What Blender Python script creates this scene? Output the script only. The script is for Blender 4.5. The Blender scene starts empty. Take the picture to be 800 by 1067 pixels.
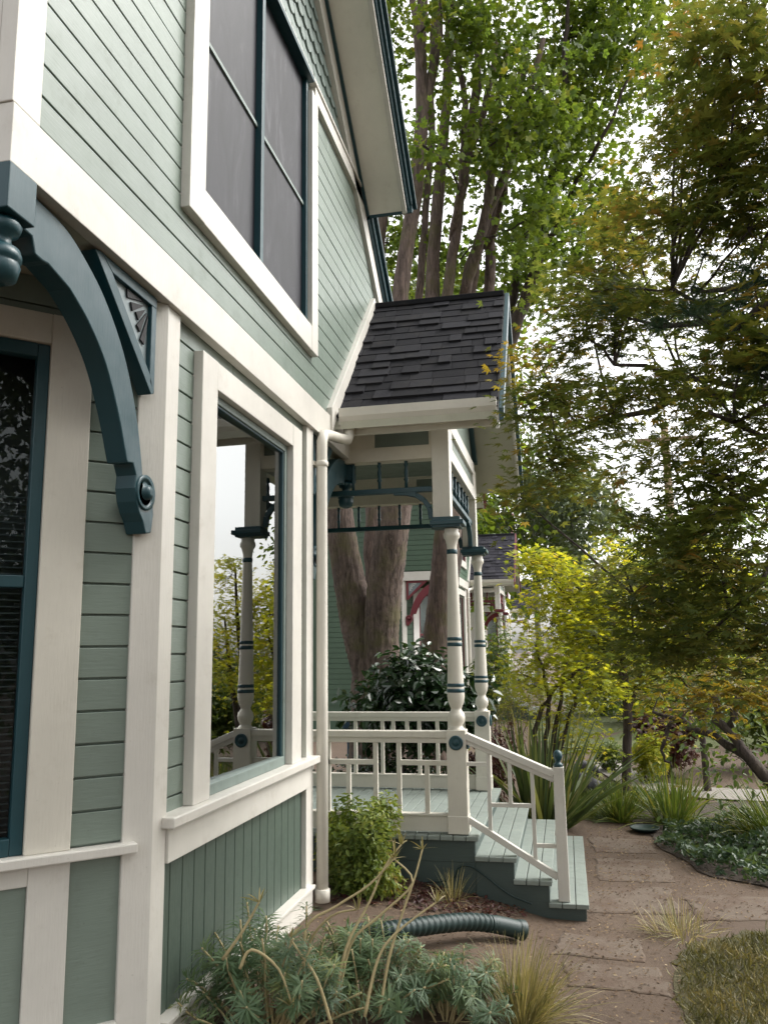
import bpy, math, random
import numpy as np
from mathutils import Vector
random.seed(7); rng = np.random.default_rng(7)
SC = bpy.context.scene
COL = SC.collection
R = math.radians

# ---------------------------------------------------------------- camera
PITCH, YAW, ROLL, F, EYE = R(9.615), R(12.085), R(-0.798), 863.164, 1.75
_cy, _sy = math.cos(YAW), math.sin(YAW)
_fw = np.array([-_sy*math.cos(PITCH), _cy*math.cos(PITCH), math.sin(PITCH)])
_r = np.array([_cy, _sy, 0.0]); _u = np.cross(_r, _fw)
_rr = math.cos(ROLL)*_r + math.sin(ROLL)*_u
_uu = -math.sin(ROLL)*_r + math.cos(ROLL)*_u
cam_d = bpy.data.cameras.new("camera"); cam = bpy.data.objects.new("camera", cam_d); COL.objects.link(cam)
from mathutils import Matrix
cam.matrix_world = Matrix(((_rr[0], _uu[0], -_fw[0], 0), (_rr[1], _uu[1], -_fw[1], 0), (_rr[2], _uu[2], -_fw[2], EYE), (0, 0, 0, 1)))
cam_d.sensor_fit = 'HORIZONTAL'; cam_d.sensor_width = 36; cam_d.lens = 36*F/800
cam_d.clip_start = 0.05; cam_d.clip_end = 2000
SC.camera = cam
def ray(px, py): return (px-400)*_rr - (py-533.5)*_uu + F*_fw
def at(px, py, Y):                       # point seen at pixel, at depth Y
    d = ray(px, py); p = d*(Y/d[1]); return np.array([p[0], p[1], p[2]+EYE])

# ---------------------------------------------------------------- sky, sun, exposure
W = bpy.data.worlds.new("World"); SC.world = W; W.use_nodes = True
nt = W.node_tree; nt.nodes.clear()
sky = nt.nodes.new('ShaderNodeTexSky'); sky.sky_type = 'NISHITA'; sky.sun_disc = False
SUN_EL, SUN_AZ = R(48), R(62)            # azimuth clockwise from +Y
sky.sun_elevation = SUN_EL; sky.sun_rotation = SUN_AZ
sky.air_density = 1.0; sky.dust_density = 4.0; sky.ozone_density = 1.0
hs = nt.nodes.new('ShaderNodeHueSaturation'); hs.inputs['Saturation'].default_value = 0.12; hs.inputs['Value'].default_value = 1.7
bgn = nt.nodes.new('ShaderNodeBackground'); bgn.inputs['Strength'].default_value = 0.15
wo = nt.nodes.new('ShaderNodeOutputWorld')
nt.links.new(sky.outputs[0], hs.inputs['Color']); tint = nt.nodes.new('ShaderNodeMixRGB'); tint.blend_type = 'MULTIPLY'; tint.inputs[0].default_value = 1; tint.inputs[2].default_value = (1.01, 1.0, .98, 1)
nt.links.new(hs.outputs[0], tint.inputs[1]); nt.links.new(tint.outputs[0], bgn.inputs[0]); nt.links.new(bgn.outputs[0], wo.inputs[0])
sl = bpy.data.lights.new("sun", 'SUN'); sl.energy = 0.65; sl.angle = R(25); sl.color = (1.0, 0.965, 0.91)
so = bpy.data.objects.new("sun", sl); COL.objects.link(so)
_sd = Vector((math.sin(SUN_AZ)*math.cos(SUN_EL), math.cos(SUN_AZ)*math.cos(SUN_EL), math.sin(SUN_EL)))
so.rotation_euler = _sd.to_track_quat('Z', 'Y').to_euler(); so.location = (8, 6, 12)
SC.view_settings.view_transform = 'Standard'; SC.view_settings.look = 'None'
SC.view_settings.gamma = 1; SC.view_settings.use_curve_mapping = False
SC.view_settings.exposure = 0.84

# ---------------------------------------------------------------- helpers
def tag(o, label=None, cat=None, group=None, kind=None):
    if label: o['label'] = label
    if cat: o['category'] = cat
    if group: o['group'] = group
    if kind: o['kind'] = kind
    return o
def empty(name, loc=(0, 0, 0)):
    o = bpy.data.objects.new(name, None); COL.objects.link(o); o.location = loc; o.empty_display_size = .2
    return o
def wloc(o):
    v = Vector((0, 0, 0))
    while o is not None: v += o.location; o = o.parent
    return np.array(v)
def link_mesh(name, me, mat, parent, bevel=0):
    o = bpy.data.objects.new(name, me); COL.objects.link(o)
    if mat is not None: me.materials.append(mat)
    if parent is not None: o.parent = parent
    if bevel:
        b = o.modifiers.new('bevel', 'BEVEL'); b.width = bevel; b.segments = 2; b.limit_method = 'ANGLE'; b.angle_limit = R(40)
    return o
class MB:
    def __init__(s): s.v = []; s.f = []; s.sm = []
    def add(s, vs, fs, smooth=False):
        k = len(s.v); s.v += [tuple(map(float, p)) for p in vs]
        for f in fs: s.f.append([i+k for i in f]); s.sm.append(smooth)
        return s
    def box(s, x0, x1, y0, y1, z0, z1):
        vs = [(x, y, z) for x in (x0, x1) for y in (y0, y1) for z in (z0, z1)]
        return s.add(vs, [(0, 1, 3, 2), (4, 6, 7, 5), (0, 4, 5, 1), (2, 3, 7, 6), (0, 2, 6, 4), (1, 5, 7, 3)])
    def obox(s, O, u, n, a0, a1, z0, z1, d0, d1):       # along u, height z, depth along n
        O = np.array(O, float); u = np.array(u, float); n = np.array(n, float)
        vs = [O+u*a+n*d+np.array([0, 0, z]) for a in (a0, a1) for d in (d0, d1) for z in (z0, z1)]
        return s.add(vs, [(0, 1, 3, 2), (4, 6, 7, 5), (0, 4, 5, 1), (2, 3, 7, 6), (0, 2, 6, 4), (1, 5, 7, 3)])
    def beam(s, p, q, w, h, up=(0, 0, 1)):              # rectangular bar between two points
        p = np.array(p, float); q = np.array(q, float); d = q-p; d /= np.linalg.norm(d)
        a = np.cross(d, np.array(up, float)); a /= np.linalg.norm(a); b = np.cross(a, d)
        vs = [c+a*i*w/2+b*j*h/2 for c in (p, q) for i in (-1, 1) for j in (-1, 1)]
        return s.add(vs, [(0, 1, 3, 2), (4, 6, 7, 5), (0, 4, 5, 1), (2, 3, 7, 6), (0, 2, 6, 4), (1, 5, 7, 3)])
    def prism(s, poly, ax, t0, t1, smooth=False):       # poly in the two other axes, extruded along ax
        def mk(p, t):
            return {'x': (t, p[0], p[1]), 'y': (p[0], t, p[1]), 'z': (p[0], p[1], t)}[ax]
        n = len(poly); vs = [mk(p, t0) for p in poly]+[mk(p, t1) for p in poly]
        fs = [list(range(n))[::-1], list(range(n, 2*n))]+[(i, (i+1) % n, n+(i+1) % n, n+i) for i in range(n)]
        return s.add(vs, fs, smooth)
    def tube(s, pts, rad, n=8, caps=True, relief=0):
        P = [np.array(p, float) for p in pts]; m = len(P)
        if not hasattr(rad, '__len__'): rad = [rad]*m
        T = [P[min(i+1, m-1)]-P[max(i-1, 0)] for i in range(m)]; T = [t/(np.linalg.norm(t)+1e-9) for t in T]
        a = np.cross(T[0], [0.31, 0.2, 0.93] if abs(T[0][2]) < .8 else [1, 0.1, 0]); a /= np.linalg.norm(a)
        vs = []
        for i in range(m):
            a = a-T[i]*(a@T[i]); a /= np.linalg.norm(a)+1e-9; b = np.cross(T[i], a)
            for k in range(n):
                th = 2*math.pi*k/n; rr = rad[i]
                if relief:
                    q = .9*math.sin(i*.11+k*.7)+.8*math.sin(i*.047+1.3*k)
                    rr *= 1+relief*(abs(math.sin(th*9+q+.35*math.sin(i*.23)))-.6)+relief*.8*math.sin(2*th+i*.06)+relief*.5*random.uniform(-1, 1)
                vs.append(P[i]+rr*(math.cos(th)*a+math.sin(th)*b))
        fs = [(i*n+k, i*n+(k+1) % n, (i+1)*n+(k+1) % n, (i+1)*n+k) for i in range(m-1) for k in range(n)]
        s.add(vs, fs, True)
        if caps:
            k0 = len(s.v)-m*n
            s.f += [[k0+k for k in range(n)][::-1], [k0+(m-1)*n+k for k in range(n)]]; s.sm += [False, False]
        return s
    def lathe(s, prof, c, n=24, ax='z'):                # prof = [(r, h)]
        def mk(r, h, th):
            a, b = r*math.cos(th), r*math.sin(th)
            return {'z': (c[0]+a, c[1]+b, c[2]+h), 'y': (c[0]+a, c[1]+h, c[2]+b), 'x': (c[0]+h, c[1]+a, c[2]+b)}[ax]
        m = len(prof); vs = [mk(r, h, 2*math.pi*k/n) for r, h in prof for k in range(n)]
        fs = [(i*n+k, i*n+(k+1) % n, (i+1)*n+(k+1) % n, (i+1)*n+k) for i in range(m-1) for k in range(n)]
        k0 = len(s.v); s.add(vs, fs, True)
        s.f += [[k0+k for k in range(n)][::-1], [k0+(m-1)*n+k for k in range(n)]]; s.sm += [False, False]
        return s
    def build(s, name, mat, parent=None, bevel=0):
        o = wloc(parent) if parent is not None else np.zeros(3)
        me = bpy.data.meshes.new(name)
        me.from_pydata([tuple(np.array(p)-o) for p in s.v], [], s.f)
        me.polygons.foreach_set('use_smooth', s.sm); me.update()
        import bmesh
        bm = bmesh.new(); bm.from_mesh(me); bmesh.ops.recalc_face_normals(bm, faces=bm.faces); bm.to_mesh(me); bm.free()
        return link_mesh(name, me, mat, parent, bevel)

# ---------------------------------------------------------------- materials
def nodes(name):
    m = bpy.data.materials.new(name); m.use_nodes = True; t = m.node_tree; t.nodes.clear()
    return m, t, t.nodes.new('ShaderNodeOutputMaterial')
def N(t, kind, **kw):
    n = t.nodes.new(kind)
    for k, v in kw.items(): setattr(n, k, v)
    return n
def ramp(t, src, stops):
    r = N(t, 'ShaderNodeValToRGB'); e = r.color_ramp.elements
    while len(e) < len(stops): e.new(.5)
    for i, (p, c) in enumerate(stops):
        e[i].position = p; e[i].color = (*c, 1) if len(c) == 3 else c
    t.links.new(src, r.inputs[0]); return r.outputs[0]
def noise(t, vec, scale, detail=4, rough=.6, dist=0):
    n = N(t, 'ShaderNodeTexNoise'); n.inputs['Scale'].default_value = scale; n.inputs['Detail'].default_value = detail
    n.inputs['Roughness'].default_value = rough; n.inputs['Distortion'].default_value = dist
    t.links.new(vec, n.inputs['Vector']); return n.outputs['Fac']
def mapping(t, vec, sc):
    m = N(t, 'ShaderNodeMapping'); m.inputs['Scale'].default_value = sc; t.links.new(vec, m.inputs[0]); return m.outputs[0]
def mixc(t, f, a, b, mode='MIX'):
    m = N(t, 'ShaderNodeMixRGB', blend_type=mode)
    for k, v in ((0, f), (1, a), (2, b)):
        if hasattr(v, 'links') or hasattr(v, 'is_linked'): t.links.new(v, m.inputs[k])
        else: m.inputs[k].default_value = v if k == 0 else (*v, 1)
    return m.outputs[0]
def bump(t, h, s, d):
    b = N(t, 'ShaderNodeBump'); b.inputs['Strength'].default_value = s; b.inputs['Distance'].default_value = d
    t.links.new(h, b.inputs['Height']); return b.outputs[0]
def sc3(c, k): return tuple(min(1, x*k) for x in c)
def paint(name, c, rough=.45, grain=(40, 40, 4), wear=.5, bs=.25):
    m, t, o = nodes(name); tc = N(t, 'ShaderNodeTexCoord').outputs['Object']
    p = N(t, 'ShaderNodeBsdfPrincipled')
    n1 = noise(t, tc, 1.7, 5); n2 = noise(t, mapping(t, tc, grain), 3.0, 4); n3 = noise(t, tc, 9, 6, .7)
    c1 = mixc(t, ramp(t, n1, [(.3, (0, 0, 0)), (.7, (1, 1, 1))]), sc3(c, .86), sc3(c, 1.06))
    c2 = mixc(t, ramp(t, n2, [(.42, (0, 0, 0)), (.75, (wear*.35,)*3)]), c1, sc3(c, .80))
    n4 = noise(t, tc, 70, 3, .6); dirt = ramp(t, n3, [(.56, (0, 0, 0)), (.76, (wear*.65,)*3)])
    c3 = mixc(t, dirt, c2, (c[0]*.62, c[1]*.58, c[2]*.52))
    c3 = mixc(t, ramp(t, n4, [(.70, (0, 0, 0)), (.76, (wear*.8,)*3)]), c3, (c[0]*.45, c[1]*.42, c[2]*.38))
    t.links.new(c3, p.inputs['Base Color'])
    t.links.new(ramp(t, n3, [(.3, (rough-.08,)*3), (.8, (rough+.15,)*3)]), p.inputs['Roughness'])
    t.links.new(bump(t, n2, bs, .004), p.inputs['Normal']); t.links.new(p.outputs[0], o.inputs[0]); return m
def simple(name, c, rough=.6, nscale=20, var=.2, bs=.3, bd=.01, metal=0):
    m, t, o = nodes(name); tc = N(t, 'ShaderNodeTexCoord').outputs['Object']; p = N(t, 'ShaderNodeBsdfPrincipled')
    n = noise(t, tc, nscale, 6, .65)
    t.links.new(mixc(t, n, sc3(c, 1-var), sc3(c, 1+var)), p.inputs['Base Color'])
    p.inputs['Roughness'].default_value = rough; p.inputs['Metallic'].default_value = metal
    t.links.new(bump(t, n, bs, bd), p.inputs['Normal']); t.links.new(p.outputs[0], o.inputs[0]); return m
def leafmat(name, stops, transl=.35, rough=.5, spec=.4):
    m, t, o = nodes(name)
    a = N(t, 'ShaderNodeAttribute', attribute_name='rnd').outputs['Fac']
    c = ramp(t, a, stops)
    p = N(t, 'ShaderNodeBsdfPrincipled'); p.inputs['Roughness'].default_value = rough; p.inputs['Specular IOR Level'].default_value = spec
    tr = N(t, 'ShaderNodeBsdfTranslucent'); mx = N(t, 'ShaderNodeMixShader'); mx.inputs[0].default_value = transl
    t.links.new(c, p.inputs['Base Color'])
    t.links.new(mixc(t, 1.0, c, (1.5, 1.35, .7), 'MULTIPLY'), tr.inputs[0])
    t.links.new(p.outputs[0], mx.inputs[1]); t.links.new(tr.outputs[0], mx.inputs[2]); t.links.new(mx.outputs[0], o.inputs[0]); return m
def glass(name, ior=1.75, tint=(.9, .95, .95)):
    m, t, o = nodes(name)
    tc = N(t, 'ShaderNodeTexCoord').outputs['Object']
    fr = N(t, 'ShaderNodeFresnel'); fr.inputs[0].default_value = ior
    gl = N(t, 'ShaderNodeBsdfGlossy'); gl.inputs['Roughness'].default_value = .0; gl.inputs[0].default_value = (.95, .97, .97, 1)
    tr = N(t, 'ShaderNodeBsdfTransparent'); tr.inputs[0].default_value = (*tint, 1)
    b = bump(t, noise(t, tc, 2.2, 1, .4), 0.015, .01); t.links.new(b, gl.inputs['Normal'])
    mx = N(t, 'ShaderNodeMixShader'); t.links.new(fr.outputs[0], mx.inputs[0]); t.links.new(tr.outputs[0], mx.inputs[1]); t.links.new(gl.outputs[0], mx.inputs[2])
    t.links.new(mx.outputs[0], o.inputs[0]); return m
def shingle_mat(name, c):
    m, t, o = nodes(name); tc = N(t, 'ShaderNodeTexCoord').outputs['Object']; p = N(t, 'ShaderNodeBsdfPrincipled')
    a = N(t, 'ShaderNodeAttribute', attribute_name='rnd').outputs['Fac']
    n = noise(t, tc, 260, 3, .8); n2 = noise(t, tc, 6, 4)
    cc = mixc(t, a, sc3(c, .62), sc3(c, 1.45)); cc = mixc(t, n, sc3(c, .5), cc)
    cc = mixc(t, ramp(t, n2, [(.5, (0, 0, 0)), (.8, (.4,)*3)]), cc, (.05, .046, .04))
    t.links.new(cc, p.inputs['Base Color']); p.inputs['Roughness'].default_value = .95; p.inputs['Specular IOR Level'].default_value = .15
    t.links.new(bump(t, n, .6, .004), p.inputs['Normal']); t.links.new(p.outputs[0], o.inputs[0]); return m
def bark(name, c, moss=.35):
    m, t, o = nodes(name); tc = N(t, 'ShaderNodeTexCoord').outputs['Object']; p = N(t, 'ShaderNodeBsdfPrincipled')
    v = mapping(t, tc, (1, 1, .16)); n = noise(t, v, 26, 6, .7, .6); n2 = noise(t, tc, 2.6, 4); n3 = noise(t, tc, 40, 4, .7)
    cc = ramp(t, n, [(.36, sc3(c, .25)), (.5, c), (.66, sc3(c, 1.8))])
    mo = ramp(t, n2, [(.5, (0, 0, 0)), (.68, (moss,)*3)])
    cc = mixc(t, mo, cc, (.10, .095, .03)); cc = mixc(t, .25, cc, mixc(t, n3, sc3(c, .5), sc3(c, 1.5)))
    t.links.new(cc, p.inputs['Base Color']); p.inputs['Roughness'].default_value = .9
    t.links.new(bump(t, n, .9, .03), p.inputs['Normal']); t.links.new(p.outputs[0], o.inputs[0]); return m

M = {}
CREAM = (.60, .57, .495)
M['cream'] = paint('cream_paint', CREAM, .42)
M['cream_wood'] = paint('cream_beam_paint', (.60, .555, .46), .5)
M['white_front'] = paint('white_trim_paint', (.60, .577, .525), .4)
M['sage'] = paint('sage_siding_paint', (.174, .216, .182), .36, (4, 4, 40), .55)
M['sage_dark_reflect'] = paint('sage_panel_dark_reflection', (.070, .098, .078), .42, (30, 30, 3), .35)  # darker than the siding: the skirt's dark reflection is put into the colour
M['sage_shingle'] = paint('sage_shingle_paint', (.17, .215, .195), .5, (20, 20, 3), .5)
M['teal_lit'] = paint('lit_teal_paint', (.17, .21, .22), .4, (30, 30, 4), .4)  # teal lightened for the fan panel, the light on it put into the colour
M['teal'] = paint('dark_teal_paint', (.007, .046, .058), .40, (30, 30, 4), .2, .15)
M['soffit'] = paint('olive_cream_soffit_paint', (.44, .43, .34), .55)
M['eave'] = paint('cream_eave_paint', (.80, .77, .68), .5)
M['ceiling'] = paint('porch_ceiling_paint', (.16, .195, .165), .5)
M['deck'] = paint('pale_green_deck_paint', (.215, .248, .224), .5, (60, 2, 60), .8)
M['step_side'] = paint('dark_green_step_paint', (.05, .072, .066), .5, (3, 3, 30), .4)
M['glass'] = glass('window_glass', 3.6)
M['glass_bay'] = glass('bay_window_glass', 1.28)
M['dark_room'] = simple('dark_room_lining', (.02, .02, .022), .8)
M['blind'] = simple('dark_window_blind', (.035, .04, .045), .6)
M['curtain'] = simple('pale_curtain', (.45, .45, .43), .8)
M['shingle'] = shingle_mat('dark_asphalt_shingles', (.029, .029, .034))
M['roof_edge'] = simple('roof_felt_edge', (.03, .03, .033), .9)
M['downspout'] = paint('cream_downspout_paint', (.62, .59, .52), .35, (20, 20, 2), .25)
def screen_mat():
    m, t, o = nodes('insect_screen'); tc = N(t, 'ShaderNodeTexCoord').outputs['Object']; p = N(t, 'ShaderNodeBsdfPrincipled')
    n = noise(t, mapping(t, tc, (1, 2.2, .8)), 2.3, 6, .7, .8)
    t.links.new(ramp(t, n, [(.38, (.006, .0065, .010)), (.55, (.016, .016, .022)), (.72, (.060, .058, .068))]), p.inputs['Base Color'])
    p.inputs['Roughness'].default_value = .45; p.inputs['Specular IOR Level'].default_value = .25
    wv = N(t, 'ShaderNodeTexNoise'); wv.inputs['Scale'].default_value = 500; t.links.new(tc, wv.inputs['Vector'])
    t.links.new(bump(t, wv.outputs['Fac'], .3, .001), p.inputs['Normal']); t.links.new(p.outputs[0], o.inputs[0]); return m
M['screen'] = screen_mat()
M['hose'] = simple('dark_green_plastic', (.006, .023, .021), .5, 30, .3, .1)
M['rock'] = simple('grey_rock', (.07, .07, .08), .85, 7, .5, .9, .05)
def paver_mat():
    m, t, o = nodes('dusty_paver'); tc = N(t, 'ShaderNodeTexCoord').outputs['Object']; p = N(t, 'ShaderNodeBsdfPrincipled')
    n = noise(t, tc, 3.2, 6, .7); n2 = noise(t, tc, 45, 5, .75)
    cc = mixc(t, n2, (.088, .064, .046), (.138, .106, .079)); cc = mixc(t, ramp(t, n, [(.46, (0, 0, 0)), (.60, (1, 1, 1))]), cc, (.086, .056, .037))
    t.links.new(cc, p.inputs['Base Color']); p.inputs['Roughness'].default_value = .95
    t.links.new(bump(t, n2, .5, .01), p.inputs['Normal']); t.links.new(p.outputs[0], o.inputs[0]); return m
M['paver'] = paver_mat()
M['concrete'] = simple('pale_concrete', (.22, .20, .18), .9, 6, .25, .3, .01)
M['bark'] = bark('grey_brown_bark', (.115, .083, .068), .8)
M['bark_upper'] = bark('grey_maple_bark', (.17, .14, .115), .3)
M['bark_dark'] = bark('dark_bark', (.06, .045, .038), .15)
M['bark_pale'] = bark('pale_bark', (.32, .30, .28), .1)
M['stalk'] = simple('dry_tan_stalk', (.38, .31, .16), .7, 15, .35)
M['wood_pole'] = simple('weathered_pole', (.22, .16, .10), .9)
M['nblue'] = simple('blue_plastic', (.02, .06, .10), .5)
def ground_mat():
    m, t, o = nodes('brown_dirt'); tc = N(t, 'ShaderNodeTexCoord').outputs['Object']; p = N(t, 'ShaderNodeBsdfPrincipled')
    n = noise(t, tc, 1.3, 6, .6); n2 = noise(t, tc, 30, 5, .75); n3 = noise(t, tc, 130, 3, .7)
    cc = mixc(t, n, (.064, .041, .027), (.114, .078, .051))
    cc = mixc(t, ramp(t, n2, [(.40, (0, 0, 0)), (.75, (.55,)*3)]), cc, (.05, .031, .02))
    cc = mixc(t, ramp(t, n3, [(.6, (0, 0, 0)), (.72, (.6,)*3)]), cc, (.19, .14, .09))
    t.links.new(cc, p.inputs['Base Color']); p.inputs['Roughness'].default_value = .95
    ad = N(t, 'ShaderNodeMath', operation='ADD'); t.links.new(n2, ad.inputs[0]); t.links.new(n3, ad.inputs[1])
    t.links.new(bump(t, ad.outputs[0], .4, .012), p.inputs['Normal']); t.links.new(p.outputs[0], o.inputs[0]); return m
M['dirt'] = ground_mat()
def lawn_mat(name, a, b, c):
    m, t, o = nodes(name); tc = N(t, 'ShaderNodeTexCoord').outputs['Object']; p = N(t, 'ShaderNodeBsdfPrincipled')
    n = noise(t, tc, 2.0, 5, .7); n2 = noise(t, tc, 60, 4, .7)
    cc = ramp(t, n, [(.3, a), (.52, b), (.72, c)]); cc = mixc(t, n2, sc3(b, .45), cc)
    t.links.new(cc, p.inputs['Base Color']); p.inputs['Roughness'].default_value = .95
    t.links.new(bump(t, n2, .8, .02), p.inputs['Normal']); t.links.new(p.outputs[0], o.inputs[0]); return m
M['lawn'] = lawn_mat('dry_lawn', (.06, .065, .02), (.10, .085, .035), (.14, .105, .05))
M['far_lawn'] = lawn_mat('far_lawn', (.07, .10, .03), (.11, .13, .04), (.2, .18, .08))
M['mulch'] = simple('dark_soil', (.06, .045, .034), .95, 40, .6, .9, .03)

# ---------------------------------------------------------------- ground height
def gz(x, y):
    h = .24*min(1, max(0, (-.25-x)/1.15))**.8*min(1, max(0, (8.6-y)/.8))
    return h+.008*math.sin(3.1*x+1.7*y)+.006*math.sin(5.3*y-2*x)
def sheet(name, x0, x1, y0, y1, nx, ny, mat, dz=0, poly=None, kind='structure'):
    mb = MB(); vs = []; fs = []
    for j in range(ny+1):
        for i in range(nx+1):
            x = x0+(x1-x0)*i/nx; y = y0+(y1-y0)*j/ny; vs.append((x, y, gz(x, y)+dz))
    for j in range(ny):
        for i in range(nx):
            a = j*(nx+1)+i; fs.append((a, a+1, a+nx+2, a+nx+1))
    mb.add(vs, fs, True); o = mb.build(name, mat); o['kind'] = kind; return o
# near ground is one sheet finely divided, carried to the horizon by coarse outer cells
def ground():
    xs = [-300, -80, -20, -8]+list(np.arange(-4, 4.01, .1))+[6, 10, 20, 80, 300]
    ys = [-60, -20, -6]+list(np.arange(-1, 12.01, .12))+[14, 18, 24, 32, 50, 100, 200, 500]
    vs = [(x, y, gz(x, y)) for y in ys for x in xs]; nx = len(xs)
    fs = [(j*nx+i, j*nx+i+1, (j+1)*nx+i+1, (j+1)*nx+i) for j in range(len(ys)-1) for i in range(nx-1)]
    o = MB().add(vs, fs, True).build('ground', M['dirt']); o['kind'] = 'structure'
ground()
def blob_sheet(name, pts, mat, dz, kind='structure', jitter=.018):
    # irregular outline, subdivided fan following the ground
    P = []
    for i in range(len(pts)):
        a = np.array(pts[i], float); b = np.array(pts[(i+1) % len(pts)], float)
        for k in range(6): P.append(a+(b-a)*k/6+rng.normal(0, jitter, 2))
    c = np.mean(P, 0); vs = [(c[0], c[1], gz(*c)+dz)]; n = len(P); rings = (.25, .5, .75, 1.0)
    for r in rings:
        for p in P: q = c+(p-c)*r; vs.append((q[0], q[1], gz(*q)+dz))
    fs = [(0, 1+i, 1+(i+1) % n) for i in range(n)]
    for k in range(len(rings)-1):
        for i in range(n): a = 1+k*n+i; b = 1+k*n+(i+1) % n; fs.append((a, a+n, b+n, b))
    o = MB().add(vs, fs, True).build(name, mat); o['kind'] = kind; return o
blob_sheet('lawn', [(.46, 3.0), (.47, 4.5), (.52, 5.2), (.62, 5.6), (1.0, 5.85), (1.6, 6.1), (3.2, 6.0), (3.4, 3.2)], M['lawn'], .006)
blob_sheet('far_lawn', [(-.3, 14.5), (.3, 15.5), (3, 16), (8, 18), (8, 40), (-1, 40), (-.9, 20)], M['far_lawn'], .012)
blob_sheet('planting_bed', [(.75, 8.0), (1.0, 7.15), (1.6, 6.75), (5, 6.6), (6, 12), (3, 11.2), (1.2, 10.2), (.55, 9.6)], M['mulch'], .010)
blob_sheet('grass_verge', [(.25, 9.2), (.7, 9.6), (1.1, 10.2), (1.3, 10.6), (.5, 11.6), (.2, 12.2), (-.35, 10.6), (-.1, 9.4)], M['far_lawn'], .008)
def path():
    L = [(.25, 13.9), (.42, 12.6), (.62, 11.5), (1.15, 10.75), (2.2, 10.5), (5, 10.6)]
    Rr = [(.75, 14.0), (.92, 12.6), (1.12, 11.9), (1.5, 11.5), (2.4, 11.3), (5, 11.4)]
    mb = MB(); vs = [(x, y, gz(x, y)+.02) for x, y in L+Rr]; n = len(L)
    mb.add(vs, [(i, i+1, n+i+1, n+i) for i in range(n-1)])
    o = mb.build('garden_path', M['concrete']); o['kind'] = 'structure'
path()

# ---------------------------------------------------------------- house
def courses(z0, z1, e):
    z = z0
    while z < z1-.01: yield z, min(z+e, z1); z += e
def siding(mb, O, u, n, z0, z1, e, span, holes=(), thick=.022, gap=.008):
    for a, b in courses(z0, z1, e):
        s = span((a+b)/2)
        if not s: continue
        iv = [s]
        for h0, h1, hz0, hz1 in holes:
            if b > hz0+.01 and a < hz1-.01:
                if a < hz0-.012: mb.obox(O, u, n, max(h0, s[0]), min(h1, s[1]), a+gap, hz0, -thick, 0)
                if b > hz1+.012: mb.obox(O, u, n, max(h0, s[0]), min(h1, s[1]), hz1, b, -thick, 0)
                nv = []
                for p, q in iv:
                    if h0 > p: nv.append((p, min(q, h0)))
                    if h1 < q: nv.append((max(p, h1), q))
                iv = nv
        iv2 = []
        for p, q in iv:
            if q-p > 1.3 and random.random() < .55:
                m_ = random.uniform(p+.4, q-.4); iv2 += [(p, m_-.0015), (m_+.0015, q)]
            else: iv2.append((p, q))
        for p, q in iv2:
            if q-p > .01:
                w = random.uniform(-.0012, .0012)
                mb.obox(O, u, n, p, q, a+gap, b, -thick, w)
                mb.obox(O, u, n, p, q, a, a+gap, -thick, -.013)
RAKE = lambda z: 6.57+(5.54-z)/.80                       # wall/rake contact, right slope
RAKEL = lambda z: 2*4.04-RAKE(z)
TRIMY = lambda z: 5.6+(z-3.47)/1.047                     # porch roof surface on the wall

def smooth_path(P, k=14):
    P = [np.array(p, float) for p in P]; Q = []
    for i in range(len(P)-1):
        p0 = P[max(i-1, 0)]; p1, p2 = P[i], P[i+1]; p3 = P[min(i+2, len(P)-1)]
        for j in range(k):
            t = j/k; Q.append(.5*((2*p1)+(-p0+p2)*t+(2*p0-5*p1+4*p2-p3)*t*t+(-p0+3*p1-3*p2+p3)*t**3))
    Q.append(P[-1]); return Q

def bracket_arc(mb, frame, w0, w1):
    """curved corner bracket: frame(a, z) with a = distance from the pendant corner"""
    outer = [(.10, 3.19), (.20, 3.185), (.34, 3.17), (.46, 3.12), (.60, 3.03), (.74, 2.88), (.84, 2.70), (.90, 2.52), (.93, 2.38)]
    inner = [(.10, 3.05), (.17, 3.05), (.19, 3.00), (.26, 3.00), (.38, 2.97), (.50, 2.90), (.62, 2.79), (.72, 2.63), (.78, 2.50), (.80, 2.46)]
    outer = [tuple(p) for p in smooth_path(outer, 5)]; inner = [tuple(p) for p in smooth_path(inner[:4], 2)]+[tuple(p) for p in smooth_path(inner[4:], 5)]
    poly = outer+[(1.00, 2.38), (1.015, 2.30), (1.0, 2.225), (.955, 2.215), (.93, 2.26), (.90, 2.29), (.875, 2.33), (.86, 2.38), (.865, 2.43), (.84, 2.47)]+inner[::-1][1:]
    k = len(poly); vs = [frame(a, z, w0) for a, z in poly]+[frame(a, z, w1) for a, z in poly]
    mb.add(vs, [list(range(k))[::-1], list(range(k, 2*k))]+[(i, (i+1) % k, k+(i+1) % k, k+i) for i in range(k)])

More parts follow.
